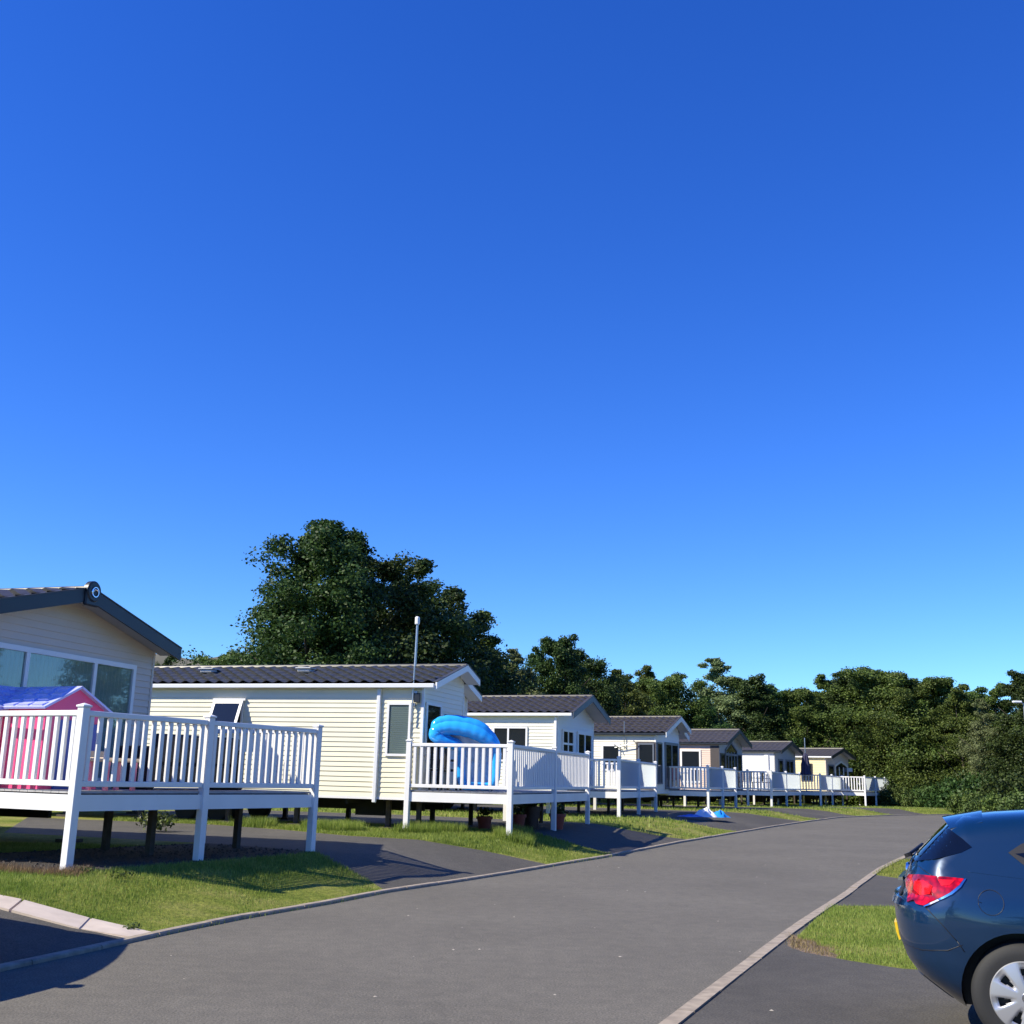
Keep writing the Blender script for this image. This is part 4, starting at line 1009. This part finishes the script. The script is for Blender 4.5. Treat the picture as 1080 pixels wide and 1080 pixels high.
# low shrubs closing the foot of the wood, and the hedge
def bushmesh(seed, r, h, n, size, m):
    rg = np.random.default_rng(seed); P = []; N = []
    for k in range(n):
        a = rg.uniform(0, 6.28); q = rg.uniform(0, 1)**.5; el = rg.uniform(0, 1); c = np.array([r*q*np.cos(a), r*q*np.sin(a), h*(1-q*q*.6)*el])
        m_ = 60; d_ = rg.normal(0, 1, (m_, 3)); d_ /= np.linalg.norm(d_, axis=1)[:, None]; P.append(c + d_*rg.uniform(.1, .42, m_)[:, None]); N.append(d_)
    P = np.concatenate(P); P[:, 2] = np.abs(P[:, 2])
    return leafmesh(P, np.concatenate(N), size, m, 'bush_mesh', False, rg)
bm_ = [bushmesh(50, 1.7, 1.6, 90, .15, M['leafh']), bushmesh(51, 1.5, 1.9, 90, .16, M['leafb']), bushmesh(52, 1.6, 1.5, 80, .15, M['leaf'])]
HB = [(26.0,79,.95),(28.0,78.5,.98),(30.0,78,1.0),(31.8,77,.98),(33.4,76,.85)]
hedge = thing('hedge', 'low rounded green hedge right of the farthest veranda', 'hedge', (27.5,77.5,terr(27.5,77.5)))
V = []
for i, (x, y, s) in enumerate(HB): link_mesh('foliage', bm_[0], hedge, (x-27.5+.8, y-77.5, -.05), i*1.3, (s*.95, s, s*1.0))
for i, (px, d_, s, k, lab) in enumerate([(1022,66,.8,1,'olive shrub at the end of the road just above the blue car roof'),(1040,62,.75,0,'light green shrub above the car roof near the right edge'),(1062,60,.85,1,'shrub at the right edge below the street lamp'),(1085,58,.9,0,'shrub cut by the right edge of the photo'),
    (995,80,1.3,2,'dark undergrowth bush behind the hedge'),(1015,76,1.4,2,'dark undergrowth bush between hedge and shrubs'),(1045,74,1.5,2,'dark undergrowth bush under the small pale tree'),(1075,70,1.5,2,'dark undergrowth bush behind the lamp post'),(915,92,1.4,2,'dark undergrowth bush left above the last veranda'),(945,90,1.4,2,'dark undergrowth bush over the end of the last veranda'),(970,86,1.4,2,'dark undergrowth bush above the hedge')]):
    x, _ = lat_top(px, 830, d_); t = thing('bush', lab, 'shrub', (x, d_, terr(x, d_)-.05), i*1.1); link_mesh('foliage', bm_[k], t, scale=(s, s, s))
    mb = MB(); mb.tube([(0,0,-.1),(.03,.02,.5*s)], .04, 6); mb.build('stem', M['bark'], t)
# trees across the road to the right and behind the viewpoint
for i, (x, y, H, v_) in enumerate([(30,22,9,4),(36,30,10,2),(27,8,8,5),(30,-4,10,7),(20,-16,9,2),(8,-20,10,4),(-6,-22,9,5),(-20,-16,10,2),(40,42,10,7),(40,52,10,4)]):
    tree('tree across the road on the side away from the caravans', x, y, H, v_, i*1.3, 1.1, 'trees on the opposite side of the road')

# hill
mb = MB(); n = 60; rows = 10; V = []
for j in range(rows+1):
    for i in range(n+1):
        x = -1400 + 1700*i/n; t_ = j/rows
        top = 205*math.exp(-((x+560)/420)**2) + 60*math.exp(-((x+1100)/300)**2) + 9*math.sin(x*.013) + 5*math.sin(x*.037+1)
        V.append((x + 60*t_, 1500 + 450*t_, -2 + top*math.sin(t_*math.pi/2) + 2.5*math.sin(x*.05+j)))
mb.add(V, [(j*(n+1)+i, j*(n+1)+i+1, (j+1)*(n+1)+i+1, (j+1)*(n+1)+i) for j in range(rows) for i in range(n)])
hm = mat('hill_moor', (.1,.095,.065), 1, noise=(.012,.3,8)); tag(mb.build('hill', hm, smooth='all'), kind='structure')

# street lamp at the right edge
lx, lz = lat_top(1080, 742, 55)
sl = thing('street_lamp', 'pale street lamp at the right edge before the trees', 'street lamp', (lx, 55, terr(lx, 55)))
hL = lz - terr(lx, 55); mb = MB(); mb.tube([(0,0,-.1),(0,0,1.2),(0,0,hL)], [.09,.07,.05], 10); mb.build('pole', M['steel'], sl, smooth=True)
mb = MB(); mb.tube([(0,0,hL-.02),(-.15,0,hL+.05)], .03, 8); mb.build('arm', M['steel'], sl)
mb = MB(); mb.box((-.55,-.1,hL+.02),(-.12,.1,hL+.12), bev=.03); mb.build('lamp_head', M['whitev'], sl)

# ------------------------------------------------------------------ car
def car_model():
    root = bpy.data.objects.new('parked_car', None); col.objects.link(root)
    # silhouettes: rear x as function of z, top z as function of x
    RZ = [.2,.28,.36,.45,.58,.7,.8,.83,.86,.95,1.03,1.08]; RXv = [.36,.24,.13,.06,.015,.0,.005,.02,.06,.075,.11,.15]
    TX = [.10,.15,.2,.3,.42,.5,.7,1.0,1.5,2.0,2.4,2.7,3.0,3.3,3.5,3.8,4.1,4.25,4.35]; TZ = [1.05,1.095,1.145,1.245,1.355,1.39,1.415,1.44,1.46,1.45,1.40,1.29,1.13,.99,.96,.9,.82,.76,.66]
    FZ = [.2,.3,.5,.66,.75]; FXv = [4.2,4.34,4.38,4.36,4.28]
    SZ = [.2,.3,.45,.6,.75,.86,.93,1.0,1.1,1.25,1.38,1.46,1.55]; SY = [.80,.85,.885,.9,.9,.885,.86,.815,.765,.70,.64,.60,.55]
    it = np.interp
    def smin(a, b, k=.04):
        hh = max(k-abs(a-b), 0)/k; return min(a, b) - hh*hh*k*.25
    def Y(x, z):
        y = float(it(z, SZ, SY))
        dr = max(0, x - float(it(z, RZ, RXv))) if z < 1.08 else 9
        yr = .9*float(it(dr, [0,.006,.02,.045,.08,.12,.17,.24,.34,.5,.8],[0,.2,.4,.58,.7,.79,.855,.915,.965,1.0,1.1]))
        dt = max(0, float(it(x, TX, TZ)) - z) if x > .1 else 9
        yt_ = float(it(dt, [0,.004,.012,.025,.045,.07,.1,.15,.25,.5],[0,.2,.36,.48,.565,.62,.66,.74,.9,1.2]))
        df = max(0, float(it(z, FZ, FXv)) - x); yf = .9*float(it(df, [0,.01,.04,.1,.2,.35,.6,.9],[0,.25,.5,.72,.88,.95,1.0,1.1]))
        return max(0, smin(smin(y, yr), smin(yt_, yf)))
    def nrm(x, z):
        e = .008; gx = (Y(x+e, z)-Y(x-e, z))/(2*e); gz_ = (Y(x, z+e)-Y(x, z-e))/(2*e); v = Vector((-gx, 1, -gz_)); v.normalize(); return v
    # outline rear bottom -> top -> front bottom
    up = [(x, z) for z, x in zip(RZ, RXv)]
    up = [p for p in up if p[1] <= 1.03]
    top = [(x, z) for x, z in zip(TX, TZ)]
    fr = [(x, z) for z, x in zip(FZ[::-1], FXv[::-1])][1:]
    out = subdiv(up + top + fr, False, .035)
    # light smoothing
    for _ in range(3): out = [out[0]] + [((a[0]+2*b[0]+c[0])/4, (a[1]+2*b[1]+c[1])/4) for a, b, c in zip(out, out[1:], out[2:])] + [out[-1]]
    wr, wf, Ra = (.80,.32), (3.42,.32), .375
    def arch(c):  # from rear to front over the wheel
        a0 = math.asin((.2-c[1])/Ra); return [(c[0]-Ra*math.cos(a0+(math.pi-2*a0)*k/26), c[1]+Ra*math.sin(a0+(math.pi-2*a0)*k/26)) for k in range(27)]
    bottom = [(out[0][0], .2)] + arch(wr) + arch(wf) + [(out[-1][0], .2)]
    bottom = subdiv(bottom, False, .06)
    loop = out + bottom[::-1][1:-1]
    vs = [Vector(p) for p in loop]; es = [(i, (i+1) % len(loop)) for i in range(len(loop))]
    cen = lambda p: Vector((p[0], p[1]))
    # inset rings
    n = len(out)
    for dlt in (.004,.012,.025,.045,.07,.1,.14,.19,.25,.33):
        o = len(vs); pts = []
        for i, p in enumerate(out):
            a, b = Vector(out[max(0, i-2)]), Vector(out[min(n-1, i+2)]); t = (b-a).normalized(); nn = Vector((t.y, -t.x)); q = Vector(p) + nn*dlt
            pts.append(q)
        pts = [q for q in pts if q.y > .205 and inpoly(q.x, q.y, loop)]
        vs += pts; 
        if dlt < .12: es += [(o+i, o+i+1) for i in range(len(pts)-1) if (pts[i]-pts[i+1]).length < .09]
    for x in np.arange(.3, 4.2, .055):
        for z in np.arange(.24, 1.4, .045):
            if inpoly(x, z, loop) and min(float(it(x, TX, TZ))-z, x-float(it(z, RZ, RXv)), float(it(z, FZ, FXv))-x) > .35: vs.append(Vector((x+.001, z+.001)))
            elif inpoly(x, z, loop) and float(it(x, TX, TZ))-z > .12 and x > .7 and x < 3.9: vs.append(Vector((x+.001, z+.001)))
    v2, _, f2, _, _, _ = delaunay_2d_cdt(vs, es, [], 0, 1e-4)
    nout = set()
    mb = MB(); idx = {}
    def onout(p): return min((p-Vector(q)).length for q in out) < 1e-3
    ys = [0 if onout(p) else Y(p.x, p.y) for p in v2]
    fs = []
    for f in f2:
        c = sum((v2[i] for i in f), Vector((0, 0)))/3
        if inpoly(c.x, c.y, loop): fs.append(f)
    N = len(v2)
    mb.add([(p.x, y, p.y) for p, y in zip(v2, ys)] + [(p.x, -y, p.y) for p, y in zip(v2, ys)], fs + [tuple(i+N for i in f[::-1]) for f in fs])
    body = mb.build('body', M['paint'], root, recalc=True)
    body.data.polygons.foreach_set('use_smooth', [True]*len(body.data.polygons))
    # underside
    mb = MB(); mb.box((.7,-.5,.205),(4.1,.5,.26)); mb.build('underbody', M['blackp'], root)
    for c in (wr, wf):
        pts = arch(c)
        for s in (-1, 1):
            mb = MB(); V = [(p[0], s*(Y(p[0], p[1])-.004), p[1]) for p in pts] + [(p[0], s*.55, p[1]) for p in pts]; k = len(pts)
            mb.add(V, [(i, i+1, k+i+1, k+i) for i in range(k-1)]); mb.add([(c[0], s*.55, .2)] + [(p[0], s*.55, p[1]) for p in pts], [(0, i+1, i+2) for i in range(k-1)])
            mb.build('arch_liner', M['blackp'], root)
    def patch_side(P, name, m, off=.004, parent=root, sides=(-1, 1), res=.02, rim=True):
        """panel lying on the flank; P polygon in (x,z)"""
        Q = subdiv(P, True, res); k = len(Q); pv = [Vector(q) for q in Q]
        xs = [q[0] for q in Q]; zs_ = [q[1] for q in Q]
        for x in np.arange(min(xs), max(xs), res*1.3):
            for z in np.arange(min(zs_), max(zs_), res*1.3):
                if inpoly(x, z, Q) and min(math.dist((x, z), q) for q in Q) > res*.6: pv.append(Vector((x, z)))
        a, _, f, _, _, _ = delaunay_2d_cdt(pv, [(i, (i+1) % k) for i in range(k)], [], 1, 1e-4)
        obs = []
        for s in sides:
            mb = MB(); V = []; Vb = []
            for p in a:
                y = Y(p.x, p.y); nn = nrm(p.x, p.y)
                V.append((p.x+nn.x*off, s*(y+nn.y*off), p.y+nn.z*off)); Vb.append((p.x-nn.x*.004, s*(y-nn.y*.004), p.y-nn.z*.004))
            na = len(V); F = [tuple(g) for g in f] + [(i, (i+1) % k, na+(i+1) % k, na+i) for i in range(k)]
            mb.add(V+Vb, F); o = mb.build(name, m, parent, recalc=True); o.data.polygons.foreach_set('use_smooth', [True]*len(o.data.polygons)); o.data.set_sharp_from_angle(angle=R(40)); obs.append(o)
        return obs
    def Xr(y, z):   # rear surface x for a lateral position
        y = abs(y); lo = float(it(z, RZ, RXv)) if z < 1.03 else float(it(z, TZ[:8], TX[:8])); hi = lo+.8
        if Y(hi, z) < y: return hi
        for _ in range(24):
            m_ = (lo+hi)/2
            if Y(m_, z) >= y: hi = m_
            else: lo = m_
        return hi
    def patch_rear(P, name, m, off=.005, res=.03, parent=root):
        """panel lying on the tail; P polygon in (y,z)"""
        Q = subdiv(P, True, res); k = len(Q); pv = [Vector(q) for q in Q]
        for y in np.arange(min(q[0] for q in Q), max(q[0] for q in Q), res*1.3):
            for z in np.arange(min(q[1] for q in Q), max(q[1] for q in Q), res*1.3):
                if inpoly(y, z, Q) and min(math.dist((y, z), q) for q in Q) > res*.6: pv.append(Vector((y, z)))
        a, _, f, _, _, _ = delaunay_2d_cdt(pv, [(i, (i+1) % k) for i in range(k)], [], 1, 1e-4)
        V = []; Vb = []
        for p in a:
            x = Xr(p.x, p.y); e = .01; gy = (Xr(p.x+e, p.y)-Xr(p.x-e, p.y))/(2*e); gz_ = (Xr(p.x, p.y+e)-Xr(p.x, p.y-e))/(2*e); nn = Vector((-1, gy, gz_)).normalized()
            V.append((x+nn.x*off, p.x+nn.y*off, p.y+nn.z*off)); Vb.append((x-nn.x*.004, p.x-nn.y*.004, p.y-nn.z*.004))
        na = len(V); mb = MB(); mb.add(V+Vb, [tuple(g) for g in f] + [(i, (i+1) % k, na+(i+1) % k, na+i) for i in range(k)])
        o = mb.build(name, m, parent, recalc=True); o.data.polygons.foreach_set('use_smooth', [True]*len(o.data.polygons)); o.data.set_sharp_from_angle(angle=R(40)); return o
    # glass
    patch_rear([(-.60,1.075),(.60,1.075),(.56,1.2),(.50,1.32),(-.50,1.32),(-.56,1.2)], 'rear_window', M['cglass'], .004)
    patch_side([(.14,1.075),(.30,1.1),(.48,1.155),(.545,1.19),(.49,1.24),(.41,1.295),(.36,1.29),(.25,1.19)], 'rear_window_corner', M['cglass'], .003)
    patch_side([(.80,1.16),(1.1,1.2),(1.22,1.17),(1.18,1.08),(1.0,1.07)], 'quarter_window', M['cglass'])
    patch_side([(.76,1.165),(.84,1.22),(1.1,1.33),(1.3,1.37),(1.32,1.34),(1.27,1.04),(1.0,1.055),(.85,1.09)], 'quarter_window_frame', M['blackp'], .003)
    patch_side([(1.34,1.05),(1.36,1.37),(2.05,1.39),(2.05,1.02)], 'rear_door_window', M['cglass'])
    patch_side([(2.12,1.02),(2.12,1.38),(2.35,1.33),(2.75,1.14),(2.9,1.0)], 'front_door_window', M['cglass'])
    # windscreen: plane across
    V = []; F = []; nn_ = 9
    for j in range(9):
        x = 2.42+.55*j/8; z = float(it(x, TX, TZ))-.0
        for i in range(nn_):
            y = -.56+1.12*i/(nn_-1); 
            dz = float(it(abs(y), [0,.2,.36,.48,.565,.62],[0,.004,.012,.025,.045,.07])); V.append((x+.006, y, z-dz+.008))
    F = [(j*nn_+i, j*nn_+i+1, (j+1)*nn_+i+1, (j+1)*nn_+i) for j in range(8) for i in range(nn_-1)]
    mb = MB(); mb.add(V, F); mb.build('windscreen', M['cglass'], root, smooth='all')
    # tail lamps
    for s in (-1, 1):
        o = patch_side([(.145,.985),(.22,1.0),(.36,1.0),(.485,.992),(.455,.955),(.40,.91),(.30,.85),(.235,.815),(.19,.82),(.155,.85),(.125,.9),(.118,.95)], 'tail_light', M['lens'], .012, sides=(s,), res=.018)[0]
        patch_side([(.19,.955),(.25,.965),(.3,.94),(.28,.89),(.22,.875),(.18,.905)], 'lamp_reflector', M['lensl'], .0145, parent=o, sides=(s,), res=.018)
        patch_side([(.33,.98),(.43,.98),(.40,.95),(.35,.945)], 'lamp_reflector', M['lensl'], .0145, parent=o, sides=(s,), res=.018)
        patch_rear([(s*.56,.965),(s*.72,.98),(s*.80,.955),(s*.79,.87),(s*.70,.82),(s*.60,.87)], 'tail_light_inner', M['lens'], .010, .03, parent=o)
        patch_side([(3.72,.74),(4.1,.72),(4.25,.66),(4.12,.6),(3.85,.62)], 'headlight', M['alloy'], .006, sides=(s,))
    # spoiler over the rear glass
    mb = MB(); V = []; n_ = 15
    for i in range(n_):
        y = -.6+1.2*i/(n_-1); c = (abs(y)/.6)**2; dz = .03*c+.035*c*c
        xt = .355+.06*c
        V += [(xt, y, 1.365-dz), (.62, y, 1.417-dz*1.05), (.62, y, 1.365-dz), (xt+.01, y, 1.345-dz)]
    F = [(i*4+a, i*4+(a+1) % 4, (i+1)*4+(a+1) % 4, (i+1)*4+a) for i in range(n_-1) for a in range(4)] + [(0,1,2,3), tuple((n_-1)*4+a for a in (3,2,1,0))]
    mb.add(V, F); mb.build('spoiler', M['paint'], root, recalc=True, smooth=True)
    # bumper ledge, plate recess and plate
    patch_rear([(-.62,.795),(.62,.795),(.6,.83),(-.6,.83)], 'bumper_top', M['paint'], .02, .04)
    patch_rear([(-.42,.84),(.42,.84),(.40,.93),(-.40,.93)], 'tailgate_recess', M['blackp'], .004, .04)
    patch_rear([(-.26,.535),(.26,.535),(.26,.645),(-.26,.645)], 'number_plate', M['plate'], .014, .04)
    patch_rear([(-.6,.24),(.6,.24),(.58,.36),(-.58,.36)], 'rear_valance', M['blackp'], .004, .04)
    mb = MB(); x = Xr(0, .985); mb.lathe([(0,-.02),(.045,-.018),(.055,0)], 20, (x+.016, 0, .985), 'x'); mb.build('badge', M['chrome'], root, smooth=True)
    mb = MB(); x = Xr(.3,.9); mb.box((x-.03,-.35,.935),(x+.0,.35,.955)); mb.build('tailgate_handle', M['chrome'], root)
    mb = MB(); x = Xr(0,1.08); mb.tube([(x-.02,0,1.075),(x-.03,0,1.1)], .028, 8); mb.tube([(x-.02,0,1.09),(x+.06,.34,1.15)], .012, 6); mb.build('wiper', M['blackp'], root)
    # seams
    def seam(pts, name='seam', r=.0028, m=None, sides=(-1, 1)):
        P = subdiv(pts, False, .03)
        for s in sides:
            mb = MB(); mb.tube([(p[0], s*(Y(*p)+.0003), p[1]) for p in P], r, 5); mb.build(name, m or M['blackp'], root, smooth='all')
    seam([(.235,.812),(.33,.72),(.42,.62)], 'bumper_seam')
    seam([(1.33,.98),(1.22,.85),(1.16,.62)], 'door_seam'); seam([(2.08,1.0),(2.1,.7),(2.05,.25)], 'door_seam'); seam([(3.0,.96),(3.02,.7),(2.98,.3)], 'door_seam')
    seam([(.17,1.07),(.24,1.03),(.30,1.0)], 'tailgate_seam'); seam([(.42,.62),(.46,.56)], 'bumper_seam')
    seam([(.05,.55),(.2,.54),(.36,.56),(.45,.6)], 'bumper_crease', .002)
    for s in (-1, 1): patch_side([(.485,.992),(.455,.955),(.40,.91),(.30,.85),(.235,.815),(.235,.808),(.305,.84),(.41,.9),(.465,.945),(.5,.995)], 'lamp_surround', M['chrome'], .008, sides=(s,), res=.015)
    seam([(.58,.86+0)] + [(.635+.075*math.cos(a), .865+.075*math.sin(a)) for a in np.linspace(3.1, -3.1, 30)], 'fuel_flap_seam', .002, sides=(-1,))
    seam([(.5,1.04),(1.0,1.0),(1.5,.965),(2.5,.92),(3.3,.88)], 'shoulder_crease', .0015, M['paint'])
    for s in (-1, 1):   # mirrors, door handles
        mb = MB(); mb.box((2.6, s*.88-.1*(s < 0)+.0, .98), (2.75, s*.88+.1*(s > 0), 1.1), bev=.03); mb.build('mirror', M['paint'], root)
        for x in (1.5, 2.35): 
            mb = MB(); yy = Y(x, .9); mb.box((x-.1, s*(yy+.005), .885), (x+.08, s*(yy+.03), .905), bev=.006); mb.build('door_handle', M['paint'], root)
    # wheels
    for c in (wr, wf):
        for s in (-1, 1):
            mb = MB(); yc = s*.775
            mb.lathe([(.19,-.1),(.245,-.108),(.29,-.1),(.312,-.08),(.319,-.05),(.319,-.018),(.314,-.016),(.314,-.01),(.319,-.008),(.319,.008),(.314,.01),(.314,.016),(.319,.018),(.319,.05),(.312,.08),(.29,.1),(.245,.108),(.19,.1),(.19,-.1)], 56, (c[0], yc, .319), 'y')
            wh = mb.build('wheel', M['rubber'], root, smooth=True)
            mb = MB(); mb.lathe([(0,-.03),(.2,-.03),(.2,.09),(.215,.1)], 40, (c[0], yc, .319), 'y'); mb.lathe([(0,s*.06),(.19,s*.06)], 30, (c[0], yc, .319), 'y'); mb.build('rim', M['blackp'], wh, smooth=True)
            # hubcap with seven openings
            V = []; F = []; nr, na = 13, 7*16; rr = np.linspace(.0, .222, nr)
            for r in rr:
                for k in range(na):
                    a = 2*math.pi*k/na; bul = .102 + .018*(1-(r/.222)**2) - .02*max(0, (r-.205)/.017)
                    if .09 < r < .19:
                        sp = math.cos(7*a); bul -= .012*max(0, sp)
                    V.append((c[0]+r*math.sin(a), yc+s*bul, .319+r*math.cos(a)))
            for i in range(nr-1):
                for k in range(na):
                    rm = (rr[i]+rr[i+1])/2; ph_ = ((k+.5) % 16)/16; ph_ = min(ph_, 1-ph_)
                    wdt = .215 if rm > .125 else .15
                    if .1 < rm < .172 and ph_ < wdt: continue
                    F.append((i*na+k, i*na+(k+1) % na, (i+1)*na+(k+1) % na, (i+1)*na+k))
            mb = MB(); mb.add(V, F); hc = mb.build('hubcap', M['alloy'], wh, smooth=True)
            md = hc.modifiers.new('s', 'SOLIDIFY'); md.thickness = .01; md.offset = 0
            mb = MB(); mb.lathe([(0,s*.128),(.03,s*.127),(.036,s*.118)], 20, (c[0], yc, .319), 'y'); mb.build('hub_badge', M['chrome'], wh, smooth=True)
            for k in range(5):
                a = k*1.2566; mb = MB(); mb.lathe([(0,s*.085),(.012,s*.085),(.014,s*.05)], 8, (c[0]+.06*2*math.sin(a)*.95, yc, .319+.12*math.cos(a)*.95), 'y'); mb.build('wheel_bolt', M['steel'], wh, smooth=True)
    mb = MB(); mb.tube([(1.1,0,1.485),(1.0,0,1.55)], .006, 6); mb.tube([(1.15,0,1.48),(1.08,0,1.5)], .02, 8); mb.build('roof_aerial', M['blackp'], root)
    return root
car = car_model()
CAR_X, CAR_Y, CAR_H = 2.83, 8.42, R(-22.5)
car.location = (CAR_X, CAR_Y, terr(3, 7)); car.rotation_euler = (0, 0, CAR_H)
tag(car, 'dark blue hatchback parked at the right edge, tail towards the road', 'car', 'parked cars')
car2 = copy_tree(car)
car2.location = (-5.86, 10.75, terr(-6.5, 9)); car2.rotation_euler = (0, 0, R(-82))
for ch in [car2] + list(car2.children):
    if ch.type == 'MESH' and ch.data.materials[0] == M['paint']:
        ch.data = ch.data.copy(); ch.data.materials[0] = M['paint2']
tag(car2, 'silver car on the left driveway, just outside the photo, shading the road corner', 'car', 'parked cars')

# ------------------------------------------------------------------ camera, light, sky
cam = bpy.data.cameras.new('camera'); cam.sensor_width = 36; cam.lens = F_/1080*36; cam.clip_end = 6000; cam.clip_start = .05
co = bpy.data.objects.new('camera', cam); col.objects.link(co)
co.matrix_world = Matrix.Translation((0, 0, 1.55)) @ Matrix.Rotation(math.pi/2 + PITCH, 4, 'X') @ Matrix.Rotation(R(1.37), 4, 'Z')
scene.camera = co
SUN_EL = R(41); trav = Vector((.94, .34, 0)).normalized()*math.cos(SUN_EL) + Vector((0, 0, -math.sin(SUN_EL)))
sun = bpy.data.lights.new('sun', 'SUN'); sun.energy = 5.0; sun.angle = R(.5); sun.color = (1, .925, .75)
so = bpy.data.objects.new('sun', sun); col.objects.link(so); so.rotation_euler = trav.to_track_quat('-Z', 'Y').to_euler()
w = bpy.data.worlds.new('World'); scene.world = w; w.use_nodes = True; nt = w.node_tree; bg = nt.nodes['Background']
sky = nt.nodes.new('ShaderNodeTexSky'); sky.sky_type = 'NISHITA'; sky.sun_disc = False; sky.sun_elevation = SUN_EL
sky.sun_rotation = math.atan2(-trav.x, -trav.y); sky.altitude = 0; sky.air_density = 1.0; sky.dust_density = 0.0; sky.ozone_density = 3.0
hs = nt.nodes.new('ShaderNodeHueSaturation'); hs.inputs['Saturation'].default_value = 1.3; hs.inputs['Hue'].default_value = .517
nt.links.new(sky.outputs[0], hs.inputs['Color']); nt.links.new(mixc(nt, 1.0, hs.outputs[0], (.44,.7,1.0), 'MULTIPLY'), bg.inputs['Color']); bg.inputs['Strength'].default_value = .14
scene.view_settings.view_transform = 'Standard'; scene.view_settings.look = 'None'; scene.view_settings.exposure = .62; scene.view_settings.gamma = 1
scene.render.engine = 'CYCLES'; scene.render.resolution_x = 1024; scene.render.resolution_y = 1024
